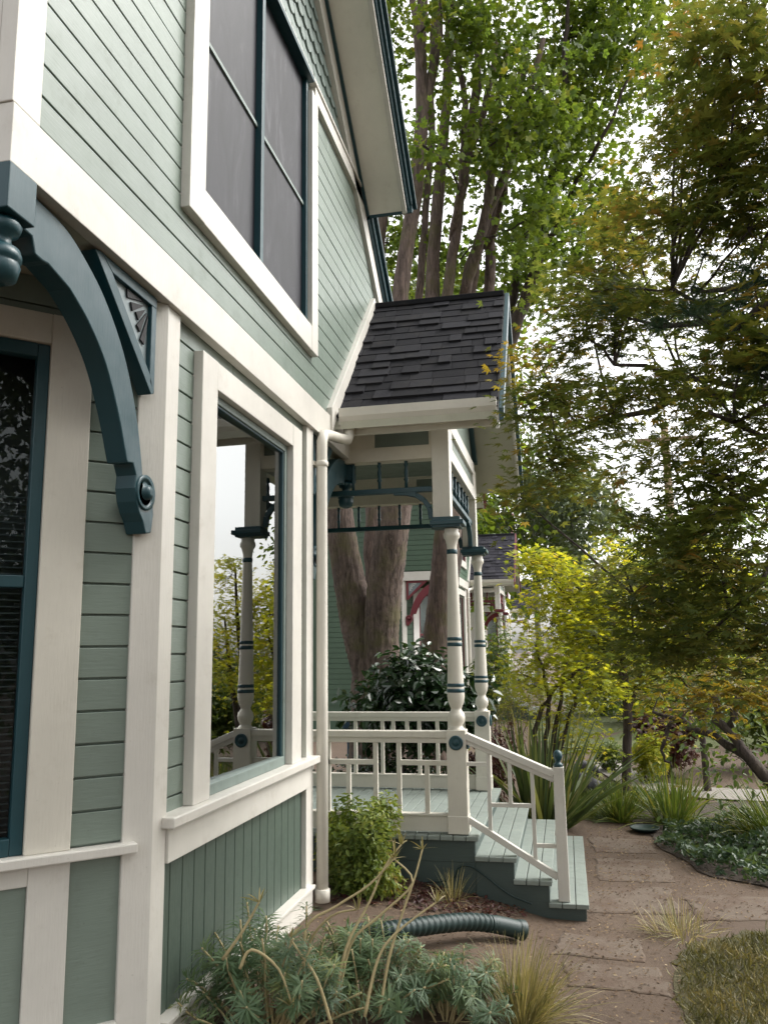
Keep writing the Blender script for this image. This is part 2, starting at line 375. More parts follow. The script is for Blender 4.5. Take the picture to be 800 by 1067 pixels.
def make_house():
    root = empty('house', (-1.59, 4.04, 0))
    XS, XF, XU = -1.59, -1.56, -1.535
    ey, ex = (0, 1, 0), (1, 0, 0)
    # --- lower front wall
    mb = MB(); wh = (3.36, 4.80, 1.10, 3.11)
    siding(mb, (XS, 0, 0), ey, ex, .955, 3.21, .1135, lambda z: (3.03, 5.05), [wh])
    mb.build('lower_siding', M['sage'], root, .0025)
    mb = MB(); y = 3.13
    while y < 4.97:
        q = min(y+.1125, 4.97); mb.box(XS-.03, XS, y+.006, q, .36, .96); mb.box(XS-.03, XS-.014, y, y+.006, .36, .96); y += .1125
    mb.build('skirt_panel', M['sage_dark_reflect'], root, .003)
    MB().box(XS-.02, XF+.012, 3.14, 4.97, .951, 1.087).build('apron_board', M['white_front'], root, .003)
    MB().box(XS-.02, XF+.008, 3.14, 5.05, .12, .365).box(XS-.02, XF+.03, 3.14, 5.05, .365, .385).build('base_board', M['white_front'], root, .003)
    for a, b in ((3.015, 3.14), (4.955, 5.065)):
        MB().box(XS-.03, XF, a, b, .05, 3.199).build('corner_board', M['white_front'], root, .004)
    # picture window
    w = MB().box(XS-.01, XU-.01, 3.345, 3.515, 1.13, 3.12).box(XS-.01, XU-.01, 4.64, 4.81, 1.13, 3.12).box(XS-.01, XU-.012, 3.515, 4.64, 2.985, 3.12).build('front_window', M['white_front'], root, .004)
    MB().box(XS-.04, XU+.028, 3.10, 5.075, 1.087, 1.13).build('sill', M['white_front'], w, .006)
    f = MB()
    for a in (3.515, 4.60): f.box(XS-.05, XS+.006, a, a+.04, 1.13, 2.985)
    f.box(XS-.05, XS+.006, 3.555, 4.60, 2.945, 2.985).box(XS-.05, XS+.012, 3.555, 4.60, 1.13, 1.18)
    f.build('sash', M['sage_shingle'], w, .004)
    g = MB()
    for a in (3.555, 4.588): g.box(XS-.048, XS-.003, a, a+.012, 1.18, 2.945)
    g.box(XS-.048, XS-.003, 3.567, 4.588, 2.933, 2.945)
    g.build('inner_frame', M['teal'], w, .003)
    MB().prism([(XS-.042, 3.565), (XS-.036, 3.565), (XS-.016, 4.592), (XS-.022, 4.592)], 'z', 1.17, 2.935).build('pane', M['glass'], w)
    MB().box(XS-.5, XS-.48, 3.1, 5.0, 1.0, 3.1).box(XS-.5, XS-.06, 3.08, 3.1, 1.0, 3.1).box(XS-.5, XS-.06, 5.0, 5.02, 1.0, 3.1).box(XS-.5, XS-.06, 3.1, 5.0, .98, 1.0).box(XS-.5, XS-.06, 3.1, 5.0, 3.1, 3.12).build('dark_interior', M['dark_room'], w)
    # --- angled bay walls (45 degrees); i = 0 near, 1 far
    r2 = .5**.5
    for far in (0, 1):
        O = (XF, 3.025, 0) if not far else (XF, 5.055, 0)
        u = (-r2, -r2, 0) if not far else (-r2, r2, 0); n = (r2, -r2, 0) if not far else (r2, r2, 0)
        LEN = 1.50; mb = MB()
        siding(mb, O, u, n, 1.07, 3.21, .1185, lambda z: (.10, LEN-.1), [(.31, 1.20, 1.0, 3.05)])
        mb.build('bay_siding', M['sage'], root, .003)
        mb = MB(); mb.obox(O, u, n, .10, .30, .46, 1.05, -.03, -.006); mb.obox(O, u, n, .435, 1.07, .46, .97, -.03, -.006); mb.obox(O, u, n, 1.2, LEN-.1, .46, 1.05, -.03, -.006)
        mb.build('bay_panel', M['sage_dark_reflect'] if far else M['sage'], root, .003)
        mb = MB(); mb.obox(O, u, n, 0, .115, .05, 3.199, -.04, .012); mb.build('corner_board', M['white_front'], root, .004)
        mb = MB(); mb.obox(O, u, n, LEN-.115, LEN, .05, 3.199, -.04, .012); mb.build('corner_board', M['white_front'], root, .004)
        mb = MB(); mb.obox(O, u, n, .295, .435, .46, 1.035, -.03, .01); mb.obox(O, u, n, 1.07, 1.21, .46, 1.035, -.03, .01); mb.obox(O, u, n, .435, 1.07, .965, 1.035, -.03, .008)
        mb.build('apron_board', M['white_front'], root, .003)
        mb = MB(); mb.obox(O, u, n, .115, LEN-.115, .12, .445, -.03, .012); mb.obox(O, u, n, .115, LEN-.115, .445, .465, -.03, .03)
        mb.build('base_board', M['white_front'], root, .003)
        mb = MB(); mb.obox(O, u, n, .30, .455, 1.07, 3.055, -.03, .022); mb.obox(O, u, n, 1.055, 1.21, 1.07, 3.055, -.03, .022); mb.obox(O, u, n, .455, 1.055, 2.935, 3.055, -.03, .020)
        w = mb.build('bay_window', M['cream'], root, .004)
        mb = MB(); mb.obox(O, u, n, .068, LEN-.068, 1.035, 1.07, -.02, .055); mb.build('sill', M['white_front'], w, .005)
        mb = MB()
        for a in (.455, 1.01): mb.obox(O, u, n, a, a+.045, 1.07, 2.935, -.05, .001)
        mb.obox(O, u, n, .50, 1.01, 2.88, 2.935, -.05, .003); mb.obox(O, u, n, .50, 1.01, 1.07, 1.13, -.05, .003); mb.obox(O, u, n, .50, 1.01, 2.0, 2.045, -.05, -.004)
        mb.build('sash', M['teal'], w, .004)
        mb = MB(); mb.obox(O, u, n, .49, 1.02, 1.12, 2.89, -.034, -.029); mb.build('pane', M['glass_bay'], w)
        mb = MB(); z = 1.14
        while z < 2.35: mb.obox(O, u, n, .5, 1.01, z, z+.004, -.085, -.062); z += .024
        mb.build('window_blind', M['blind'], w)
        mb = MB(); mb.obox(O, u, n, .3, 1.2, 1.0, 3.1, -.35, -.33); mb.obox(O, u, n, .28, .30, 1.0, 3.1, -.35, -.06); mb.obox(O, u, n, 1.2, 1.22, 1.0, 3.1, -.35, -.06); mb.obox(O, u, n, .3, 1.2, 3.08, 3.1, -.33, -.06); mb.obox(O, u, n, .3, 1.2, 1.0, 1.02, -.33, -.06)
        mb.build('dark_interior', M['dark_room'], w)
    # --- side walls behind the bay
    mb = MB()
    siding(mb, (0, 1.975, 0), (-1, 0, 0), (0, -1, 0), .50, 3.21, .1135, lambda z: (2.63, 7.0), gap=.016)
    mb.box(-7, -2.63, 1.99, 2.03, 0, .50)
    mb.build('side_lower_siding', M['sage'], root)
    mb = MB()
    siding(mb, (0, 1.975, 0), (-1, 0, 0), (0, -1, 0), 3.41, 5.95, .1125, lambda z: (1.66, 7.0), gap=.016)
    siding(mb, (0, 1.975, 0), (-1, 0, 0), (0, -1, 0), 3.20, 3.41, .105, lambda z: (2.63, 7.0))
    mb.build('side_upper_siding', M['sage'], root)
    MB().box(-7, -2.62, 6.05, 6.1, 0, 3.3).box(-2.64, -2.58, 6.1, 7.9, .45, 3.45).box(-7, -2.6, 7.9, 7.95, 0, 5.0).build('porch_wall', M['sage'], root)
    MB().box(-7.05, -7, 2.0, 7.95, 0, 6).build('rear_wall', M['sage'], root)
    # --- soffit under the overhang, belt, corner boards above
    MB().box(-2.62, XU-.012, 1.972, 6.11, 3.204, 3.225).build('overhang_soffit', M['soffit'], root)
    mb = MB().box(XU-.05, XU, 1.96, 6.10, 3.20, 3.395)
    mb.box(-2.62, XU-.05, 1.96, 2.0, 3.20, 3.395)
    mb.build('belt_board', M['white_front'], root, .003)
    MB().box(XU-.06, XU-.002, 1.955, 2.092, 3.396, 5.95).build('corner_board', M['white_front'], root, .004)
    MB().box(XU-.19, XU-.061, 1.956, 1.98, 3.396, 5.95).build('corner_board', M['white_front'], root, .004)
    # --- upper front siding
    XP = XU-.022
    mb = MB(); hole = (3.125, 5.03, 3.70, 5.72)
    siding(mb, (XP, 0, 0), ey, ex, 3.412, 5.60, .1125, lambda z: (2.09, (TRIMY(z)-.02) if z < 4.83 else RAKE(z)-.12), [hole])
    mb.build('upper_siding', M['sage'], root, .0025)
    # fish-scale shingles in the gable
    mb = MB(); row = 0; z = 5.66
    while z < 7.3:
        y = 2.0+(.062 if row % 2 else 0)
        while y < 6.6:
            if RAKEL(z+.1) < y-.05 and y+.06 < RAKE(z+.1):
                if not (3.2 < y < 4.95 and z < 5.62):
                    poly = [(y-.06, z+.20), (y-.06, z+.05)]+[(y-.06*math.cos(t), z+.05-.05*math.sin(t)) for t in np.linspace(.35, math.pi-.35, 6)]+[(y+.06, z+.05), (y+.06, z+.20)]
                    k = len(poly); t0, t1 = XP-.02, XP-.002+random.uniform(0, .003)
                    vs = [(t0+(.0 if q[1] < z+.1 else .0), q[0], q[1]) for q in poly]+[(t1 if q[1] < z+.1 else t1-.022, q[0], q[1]) for q in poly]
                    mb.add(vs, [list(range(k, 2*k))]+[(i, (i+1) % k, k+(i+1) % k, k+i) for i in range(k)])
            y += .124
        z += .135; row += 1
    mb.build('fish_scale_shingles', M['sage_shingle'], root)
    mb = MB(); mb.prism([(2.0, 5.5), (2.0, 5.85), (4.04, 7.5), (6.4, 5.6), (6.5, 5.5)], 'x', XP-.06, XP-.026); mb.build('gable_sheathing', M['sage_shingle'], root)
    mb = MB().box(XP-.02, XU+.012, 5.03, 6.48, 5.575, 5.68).box(XP-.02, XU+.024, 3.05, 6.46, 5.68, 5.702).box(XP-.02, XU+.01, 2.1, 3.1, 5.575, 5.68)
    mb.build('gable_belt_board', M['white_front'], root, .003)
    # upper window
    w = MB().box(XP-.02, XU+.022, 3.10, 3.26, 3.69, 5.68).box(XP-.02, XU+.022, 4.92, 5.05, 3.69, 5.575).box(XP-.02, XU+.020, 3.26, 4.92, 3.69, 3.86).build('upper_window', M['white_front'], root, .004)
    s = MB()
    for a in (3.262, 4.885): s.box(XP-.04, XP+.012, a, a+.033, 3.862, 5.66)
    s.box(XP-.04, XP+.018, 4.03, 4.075, 3.862, 5.66).box(XP-.04, XU+.03, 3.24, 4.94, 5.64, 5.678).box(XP-.04, XP+.008, 3.295, 4.885, 3.862, 3.885)
    s.build('sash', M['teal'], w, .003)
    for a, b in ((3.295, 4.03), (4.075, 4.885)):
        s = MB().box(XP-.028, XP-.020, a, b, 3.885, 5.64).build('insect_screen', M['screen'], w)
        MB().box(XP-.022, XP-.008, a, b, 4.70, 4.722).build('meeting_rail', M['sage_shingle'], w)
    # --- rake: frieze board, upper overhang, lower flush part
    def rk(y): return 5.54-.80*(y-6.57)
    nz = np.array([.8, 1])/math.hypot(.8, 1)            # upward normal in (y, z)
    def strip(d0, d1, y0, y1):                           # band parallel to the rake, d measured along the normal
        return [(y0+nz[0]*d0, rk(y0)+nz[1]*d0), (y1+nz[0]*d0, rk(y1)+nz[1]*d0), (y1+nz[0]*d1, rk(y1)+nz[1]*d1), (y0+nz[0]*d1, rk(y0)+nz[1]*d1)]
    mir = lambda P: [(8.08-a, b) for a, b in P][::-1]
    for side in (0, 1):
        Q = (lambda P: P) if side == 0 else mir
        y0 = 4.04; yl = 7.42 if side == 0 else 6.3; yu = 6.57 if side == 0 else 6.3
        MB().prism(Q(strip(-.20, -.03, y0+.3, yl-.06)), 'x', XP-.02, XU+.012).build('rake_frieze', M['white_front'], root, .003)
        rf = MB().prism(Q(strip(.03, .13, y0-.02, yl+.12)), 'x', -7.2, -1.50).prism(Q(strip(.09, .13, y0-.02, yu+.02)), 'x', -1.50, -1.15).build('main_roof', M['roof_edge'], root)
        MB().prism(Q(strip(-.03, .03, y0, yu)), 'x', XU+.008, XU+.035).build('rake_moulding', M['teal'], rf, .003)
        MB().prism(Q(strip(.0, .09, y0, yu)), 'x', XU+.035, -1.205).build('rake_soffit', M['eave'], rf)
        MB().prism(Q(strip(-.035, .09, y0, yu+.01)), 'x', -1.205, -1.165).build('barge_board', M['white_front'], rf, .004)
        mb = MB().prism(Q(strip(.0, .09, y0, yu+.02)), 'x', -1.165, -1.145).prism(Q(strip(.035, .09, y0, yu+.025)), 'x', -1.145, -1.12).prism(Q(strip(.09, .12, y0, yu+.03)), 'x', -1.15, -1.09)
        mb.build('crown_moulding', M['teal'], rf, .003)
        if side == 0:
            MB().prism(strip(-.03, .05, yu+.02, yl), 'x', XU+.008, XU+.03).prism(strip(.0, .09, yu+.02, yl+.02), 'x', XU+.03, XU+.055).prism(strip(.06, .10, yu+.02, yl+.03), 'x', XU+.055, XU+.085).build('lower_rake_moulding', M['teal'], rf, .003)
            MB().prism([(yu, rk(yu)-.02), (yu+.02, rk(yu)-.02), (yu+.08, rk(yu)+.10), (yu, rk(yu)+.10)], 'x', XU+.036, -1.12).build('rake_end_cap', M['teal'], rf)
    # --- corner brackets with pendants and fan ornaments
    for far in (0, 1):
        yc = 1.96 if not far else 6.12; sy = 1 if not far else -1
        for ax in (0, 1):
            if ax == 0: frame = lambda a, z, wd: (XU-.035-wd, yc+sy*a, z)
            else: frame = lambda a, z, wd: (XU-a, yc+sy*(.035+wd), z)
            mb = MB(); bracket_arc(mb, frame, 0, .085)
            b = mb.build('corner_bracket', M['teal'], root, .006)
            mb = MB()
            c0 = frame(.94, 2.375, 0); c1 = frame(.94, 2.375, .085)
            if ax == 0: mb.lathe([(.07, -.004), (.07, .006), (.05, .002), (.05, .0), (.028, .0), (.028, .02), (.012, .028)], (c0[0], c0[1], c0[2]), 24, 'x')
            else: mb.lathe([(.07, .004), (.07, -.006), (.05, -.012), (.05, 0), (.028, 0), (.028, -.02), (.012, -.028)], (c0[0], c0[1], c0[2]), 24, 'y')
            mb.build('scroll_button', M['teal'], b)
            mb = MB()                                    # fan ornament: frame, back and dark slits
            tri = [(.56, 3.195), (.985, 3.195), (.985, 2.79)]
            fr = .045
            def pr(P, w0, w1):
                k = len(P); vs = [frame(a, z, w0) for a, z in P]+[frame(a, z, w1) for a, z in P]
                mb.add(vs, [list(range(k))[::-1], list(range(k, 2*k))]+[(i, (i+1) % k, k+(i+1) % k, k+i) for i in range(k)])
            pr([(.56, 3.195), (.985, 3.195), (.985, 3.195-fr), (.64, 3.195-fr)], .0, .06)
            pr([(.985, 3.15), (.985, 2.79), (.945, 2.83), (.945, 3.15)], .0, .06)
            pr([(.56, 3.195), (.64, 3.15), (.945, 2.86), (.985, 2.79), (.96, 2.78), (.52, 3.185)], .0, .06)
            fo = mb.build('fan_ornament', M['teal'], root, .003)
            mb = MB(); pr([(.62, 3.16), (.95, 3.16), (.95, 2.85)], .02, .045); mb.build('fan_panel', M['teal_lit'], fo)
            mb = MB()
            for t in (.14, .42, .70, .98, 1.26):
                ox, oz = .955, 3.155; d = np.array([-math.cos(t), -math.sin(t)]); p = np.array([-d[1], d[0]]); L0, L1 = .055, .135+.09*abs(t-.7)
                P = [np.array([ox, oz])+d*L0, np.array([ox, oz])+d*L1+p*.017, np.array([ox, oz])+d*L1-p*.017]
                k = 3; vs = [frame(a, z, .012) for a, z in P]+[frame(a, z, .019) for a, z in P]
                mb.add(vs, [(2, 1, 0), (3, 4, 5), (0, 1, 4, 3), (1, 2, 5, 4), (2, 0, 3, 5)])
            mb.build('slit', M['dark_room'], fo)
        mb = MB(); x0 = XU; y0, y1 = sorted((yc-sy*.006, yc+sy*.125))
        mb.box(XU-.125, XU+.006, y0, y1, 3.05, 3.197)
        p = mb.build('pendant', M['teal'], root, .004)
        MB().lathe([(.045, 0), (.058, -.02), (.05, -.045), (.03, -.055), (.03, -.085), (.055, -.095), (.062, -.115), (.062, -.13), (.056, -.135), (.056, -.142), (.06, -.15), (.05, -.19), (.02, -.205)], (XU-.06, yc+sy*.06, 3.05), 28).build('drop_finial', M['teal'], p)
    # --- porch roof
    zr = lambda y: 3.47+1.047*(y-5.6) if y < 6.9 else 3.47+1.047*(8.2-y)
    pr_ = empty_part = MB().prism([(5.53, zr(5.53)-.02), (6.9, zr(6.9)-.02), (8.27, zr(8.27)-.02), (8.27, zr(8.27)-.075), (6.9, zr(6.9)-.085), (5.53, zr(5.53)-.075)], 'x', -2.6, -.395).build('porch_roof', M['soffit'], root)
    L = math.hypot(1, 1.047); sd = np.array([0, 1/L, 1.047/L]); nn = np.array([0, -1.047/L, 1/L])
    for far in (0, 1):
        vs = []; fs = []; rv = []
        e0 = np.array([0, 5.535, zr(5.535)]); e = .122; row = 0; total = (6.9-5.535)*L
        while row*e < total:
            x = -1.53-random.random()*.1
            base = random.random()
            while x < -.375:
                w = random.choice((.10, .14, .17, .2, .24)); x1 = min(x+w, -.375); tab = random.random() < .5
                s0 = max(.004, row*e-(.020 if tab else 0)+random.uniform(-.004, .004)); s1 = min((row+1)*e+.05, total)
                th = .022 if tab else .009
                th += random.uniform(0, .003)
                P = []
                for xx in (max(x, -1.53)+.0015, max(x1, -1.52)-.0015):
                    for ss, tt in ((s0, th), (s1, .002), (s0, 0), (s1, -.012)):
                        q = e0+sd*ss+nn*(tt); P.append((xx, q[1] if not far else 13.8-q[1], q[2]))
                k = len(vs); vs += P
                # 0..3 left: (s0 top)(s1 top)(s0 bot)(s1 bot); 4..7 right
                for f in ((0, 4, 5, 1), (0, 2, 6, 4), (0, 1, 3, 2), (4, 6, 7, 5), (1, 5, 7, 3)): fs.append([k+i for i in f]); rv.append(random.random() if tab else random.random()*.6)
                x = x1
            row += 1
        o = root.location; me = bpy.data.meshes.new('roof_shingles')
        me.from_pydata([tuple(np.array(p)-np.array(o)) for p in vs], [], fs); me.update()
        at_ = me.attributes.new('rnd', 'FLOAT', 'FACE'); at_.data.foreach_set('value', rv)
        link_mesh('roof_shingles', me, M['shingle'], pr_)
    MB().box(-1.54, -.375, 6.84, 6.96, zr(6.9)-.04, zr(6.9)+.012).build('ridge_cap', M['shingle'], pr_, .01)
    for far in (0, 1):
        fy = (lambda P: P) if not far else (lambda P: [(13.8-a, b) for a, b in P][::-1])
        MB().prism(fy([(5.53, zr(5.53)-.02), (6.9, zr(6.9)-.02), (6.9, zr(6.9)-.19), (5.53, zr(5.53)-.15)]), 'x', -.395, -.37).build('barge_board', M['white_front'], pr_, .003)
        MB().prism(fy([(5.52, zr(5.52)+.005), (6.9, zr(6.9)+.005), (6.9, zr(6.9)-.10), (5.52, zr(5.52)-.09)]), 'x', -.37, -.335).build('rake_moulding', M['teal'], pr_, .003)
    # white trim along the roof on the wall
    def tp(y, d): q = np.array([y, zr(y)])+d*np.array([-1.047, 1])/L; return tuple(q)
    MB().prism([tp(5.42, .0), tp(6.93, .0), tp(6.93, .125), tp(5.50, .125)], 'x', XP-.01, XU+.016).build('roof_trim_board', M['white_front'], root, .003)
    # gutter and downspout
    g = [(5.62, 3.355), (5.62, 3.46), (5.625, 3.46), (5.625, 3.345), (5.545, 3.345), (5.53, 3.375), (5.51, 3.41), (5.505, 3.47), (5.515, 3.47), (5.52, 3.42), (5.555, 3.355)]
    gu = MB().prism(g, 'x', -1.50, -.385).box(-1.50, -1.494, 5.515, 5.62, 3.35, 3.46).box(-.391, -.385, 5.515, 5.62, 3.35, 3.46).build('gutter', M['downspout'], root)
    MB().box(-1.48, -.40, 5.625, 5.66, 3.30, 3.46).build('fascia_board', M['cream'], root)
    ds = [(-1.44, 5.58, 3.36), (-1.44, 5.58, 3.29), (-1.447, 5.55, 3.245), (-1.47, 5.42, 3.225), (-1.495, 5.24, 3.205), (-1.505, 5.15, 3.185), (-1.51, 5.125, 3.13), (-1.51, 5.12, 3.05), (-1.51, 5.12, 1.5), (-1.51, 5.12, .29)]
    d = MB().tube(ds, .036, 14).build('downspout', M['downspout'], root)
    MB().lathe([(.040, 0), (.044, .006), (.044, .03), (.040, .036)], (-1.51, 5.12, 2.96), 18).box(-1.575, -1.545, 5.07, 5.17, 2.965, 2.992).build('pipe_strap', M['downspout'], d)
    MB().lathe([(.046, 0), (.046, .07), (.040, .075)], (-1.51, 5.12, .27), 18).build('pipe_coupling', M['downspout'], d)
    # --- porch beams (with recessed green insets), ceiling, gable
    def beam_x(y0, y1):
        mb = MB(); x0, x1 = -2.58, -.905
        mb.box(x0, x1, y0+.012, y1-.012, 3.17, 3.275).box(x0, x1, y0+.012, y1-.012, 3.405, 3.46)
        for a, b in ((-2.58, -1.34), (-.925, -.905)): mb.box(a, b, y0+.013, y1-.013, 3.275, 3.405)
        mb.build('porch_beam', M['cream_wood'], root, .003)
        MB().box(-1.34, -.925, y0+.03, y1-.03, 3.275, 3.405).build('beam_inset', M['ceiling'], root)
    beam_x(5.93, 6.065); beam_x(7.76, 7.895)
    MB().box(-.895, -.775, 6.065, 7.76, 3.17, 3.275).box(-.895, -.775, 6.065, 7.76, 3.405, 3.52).box(-.894, -.776, 6.065, 6.15, 3.275, 3.405).box(-.894, -.776, 7.68, 7.76, 3.275, 3.405).build('porch_beam', M['white_front'], root, .003)
    MB().box(-.875, -.80, 6.15, 7.68, 3.275, 3.405).build('beam_inset', M['ceiling'], root)
    mb = MB(); mb.prism([(5.98, 3.52), (7.82, 3.52), (6.9, 4.60)], 'x', -.86, -.80); mb.build('porch_gable', M['sage'], root)
    for far in (0, 1):
        fy = (lambda P: P) if not far else (lambda P: [(13.8-a, b) for a, b in P][::-1])
        MB().prism(fy([(5.80, 3.56), (6.9, 4.71), (6.9, 4.60), (5.92, 3.56)]), 'x', -.80, -.76).build('gable_moulding', M['teal'], root, .003)
    MB().box(-2.58, -.9, 6.06, 7.77, 3.43, 3.45).build('porch_ceiling', M['ceiling'], root)
    # --- porch posts
    prof = [(.052, 2.640), (.052, 2.615), (.060, 2.60), (.060, 2.575), (.047, 2.555), (.038, 2.52), (.036, 2.50), (.0365, 2.45), (.041, 2.2), (.050, 1.84), (.057, 1.56), (.0615, 1.455), (.062, 1.43), (.056, 1.395), (.042, 1.36), (.037, 1.35), (.040, 1.335), (.056, 1.315), (.061, 1.29), (.058, 1.262), (.044, 1.24), (.041, 1.228), (.052, 1.212), (.058, 1.205)]
    for y0 in (5.93, 7.76):
        yc = y0+.0675; xc = -.78
        mb = MB().box(xc-.0675, xc+.0675, y0, y0+.135, .51, 1.205)
        for i in range(1): mb.lathe(prof[::-1], (xc, yc, 0), 28)
        mb.box(xc-.065-.06, xc+.005, y0+.002, y0+.133, 2.72, 3.46)
        pst = mb.build('porch_post', M['cream'], root, .004)
        MB().box(xc-.072, xc+.072, y0-.004, y0+.139, .512, .63).build('post_plinth', M['cream'], pst, .004)
        MB().box(xc-.145, xc+.10, y0-.03, y0+.165, 2.66, 2.695).box(xc-.135, xc+.075, y0-.015, y0+.15, 2.642, 2.72).build('capital', M['teal'], pst, .006)
        for z0, z1, r in ((2.45, 2.485, .0395), (1.825, 1.85, .0535), (1.785, 1.812, .0545), (1.50, 1.525, .062), (1.46, 1.487, .0635)):
            MB().lathe([(r-.003, z0), (r, z0+.004), (r, z1-.004), (r-.003, z1)], (xc, yc, 0), 28).build('painted_band', M['teal'], pst)
        MB().lathe([(.05, .0), (.05, -.012), (.044, -.016), (.03, -.008), (.022, -.008), (.016, -.016), (.005, -.018)], (xc, y0, 1.12), 28, 'y').build('rosette', M['teal'], pst)
        MB().lathe([(.05, .0), (.05, .012), (.044, .016), (.03, .008), (.022, .008), (.016, .016), (.005, .018)], (xc+.0675, yc, 1.12), 28, 'x').build('rosette', M['teal'], pst)
    # --- spindle friezes (near, far, front)
    def frieze(P, n, length):                            # P(a, z): point along the frieze from the post, n: thickness half
        mb = MB(); rail = lambda a, b, z0, z1, w: None
        def bar(a0, z0, a1, z1, w, h): mb.beam(P(a0, z0), P(a1, z1), w, h)
        bar(0, 2.945, length, 2.945, .045, .04)
        fr = mb.build('spindle_frieze', M['teal'], root, .004)
        k = int(length/.205)
        for i in range(1, k+1):
            a = i*.205
            if a > length-.03: break
            c = P(a, 2.965)
            MB().lathe([(.012, 0), (.012, .05), (.020, .065), (.012, .08), (.016, .12), (.010, .16), (.018, .175), (.013, .19), (.013, .205)], c, 12).build('spindle', M['teal'], fr)
        arc = [(.02, 2.72), (.03, 2.80), (.07, 2.86), (.13, 2.905), (.21, 2.925), (.30, 2.93)]
        pts = [P(a, z) for a, z in arc]; mb = MB()
        for p, q in zip(pts[:-1], pts[1:]): mb.beam(p, q, .04, .038)
        mb.build('arch_brace', M['teal'], fr, .003)
    for yy in (5.998, 7.828): frieze(lambda a, z, yy=yy: (-.905-a, yy, z), .02, 1.65)
    frieze(lambda a, z: (-.83, 6.065+a, z), .02, .86); frieze(lambda a, z: (-.83, 7.76-a, z), .02, .86)
    # --- railings
    def rail_x(yc, far):
        mb = MB(); x0, x1 = -2.57, -.848
        mb.box(x0, x1, yc-.045, yc+.045, 1.15, 1.195).box(x0, x1, yc-.03, yc+.03, 1.113, 1.15).box(x0, x1, yc-.025, yc+.025, .515, .62).box(x0, x1, yc-.035, yc+.035, .62, .635)
        rl = mb.build('porch_railing', M['cream'], root, .004)
        s = .016
        def v(x, z0, z1): MB().box(x-s, x+s, yc-s, yc+s, z0, z1).build('baluster', M['cream'], rl, .002)
        def h(a, b, z): MB().box(a, b, yc-s, yc+s, z-.017, z+.017).build('cross_bar', M['cream'], rl, .002)
        c = -1.285
        for sg in (-1, 1):
            v(c+sg*.085, .635, 1.113); v(c+sg*.435-(.0), .635, 1.113) if sg < 0 else None
            lo, hi = sorted((c+sg*(.085+s), c+sg*.435)); h(lo, hi if sg < 0 else -.848, .975); v(c+sg*.285, .635, .958)
            if far: v(c+sg*.20, .992, 1.113); v(c+sg*.33, .992, 1.113)
        v(-1.98, .635, 1.113); v(-2.25, .635, 1.113); h(-2.25, -1.98, .975)
    rail_x(5.998, 0); rail_x(7.828, 1)
    # --- deck, steps
    mb = MB(); x = -.643
    while x > -2.5: mb.box(x-.083, x, 5.90, 7.97, .475, .505); x -= .088
    mb.build('porch_deck', M['deck'], root, .004)
    MB().box(-2.58, -.67, 5.935, 5.96, .33, .475).box(-2.58, -.668, 5.94, 5.965, -.1, .335).build('deck_skirt', M['step_side'], root, .003)
    MB().box(-2.58, -.66, 7.93, 7.95, -.1, .475).build('deck_skirt', M['step_side'], root, .003)
    mb = MB()
    nose = [(-.643, .505), (-.39, .378), (-.164, .24), (.068, .105)]
    poly = [(-.67, -.1)]; poly = [(.05, -.1), (.05, .075), (-.185, .075), (-.185, .21), (-.41, .21), (-.41, .348), (-.668, .348), (-.668, -.1)]
    mb.prism(poly, 'y', 5.93, 5.955)
    st = mb.build('porch_steps', M['step_side'], root, .003)
    MB().prism(poly, 'y', 7.925, 7.95).build('stringer', M['step_side'], st, .003)
    for (xa, za), (xb, zb) in zip(nose[:-1], nose[1:]):
        t = MB(); w = (xb-(xa-.03)); k = 3; bw = w/k
        for i in range(k): t.box(xa-.03+i*bw+.004, xa-.03+(i+1)*bw-.001, 5.90, 7.97, zb-.030, zb)
        t.build('tread', M['deck'], st, .004)
        MB().box(xb-.040, xb-.020, 5.957, 7.923, zb-.17 if zb > .12 else -.1, zb-.032).build('riser', M['step_side'], st)
    MB().box(-.688, -.668, 5.957, 7.923, .33, .474).build('riser', M['step_side'], st)
    # --- stair railing and newel
    xn, yn = -.09, 5.968
    mb = MB(); q = .036; nv = [(-q*1.04, 0), (q*1.04, 0)]
    vs = [(xn+a*k, yn+b*k, z) for z, k in ((.107, q*1.05), (.965, q)) for a, b in ((-1, -1), (1, -1), (1, 1), (-1, 1))]
    mb.add(vs, [(3, 2, 1, 0), (4, 5, 6, 7), (0, 1, 5, 4), (1, 2, 6, 5), (2, 3, 7, 6), (3, 0, 4, 7)])
    nw = mb.build('newel_post', M['white_front'], root, .005)
    MB().lathe([(.032, .966), (.032, .982), (.020, .99), (.016, 1.0), (.024, 1.012), (.031, 1.03), (.031, 1.045), (.024, 1.064), (.010, 1.074)], (xn, yn, 0), 20).build('finial', M['teal'], nw)
    mb = MB(); mb.beam((-.715, yn, 1.165), (-.124, yn, .918), .075, .045).beam((-.715, yn, 1.128), (-.124, yn, .880), .045, .035)
    mb.beam((-.712, yn, .605), (-.125, yn, .253), .045, .042)
    sr = mb.build('stair_railing', M['white_front'], root, .004)
    for xx, z0, z1 in ((-.563, .52, 1.07), (-.42, .712, 1.01), (-.268, .345, .945)): MB().box(xx-.013, xx+.013, yn-.013, yn+.013, z0, z1).build('baluster', M['white_front'], sr, .002)
    for a, b, z in ((-.55, -.281, .705), (-.255, -.127, .45)): MB().box(a, b, yn-.013, yn+.013, z-.013, z+.013).build('cross_bar', M['white_front'], sr, .002)
    MB().box(-.712, -.576, yn-.013, yn+.013, .962, .988).build('cross_bar', M['white_front'], sr, .002)
    return root
house = make_house()
tag(house, 'sage green clapboard house with cream trim, dark teal brackets and a gabled porch with steps', 'house')

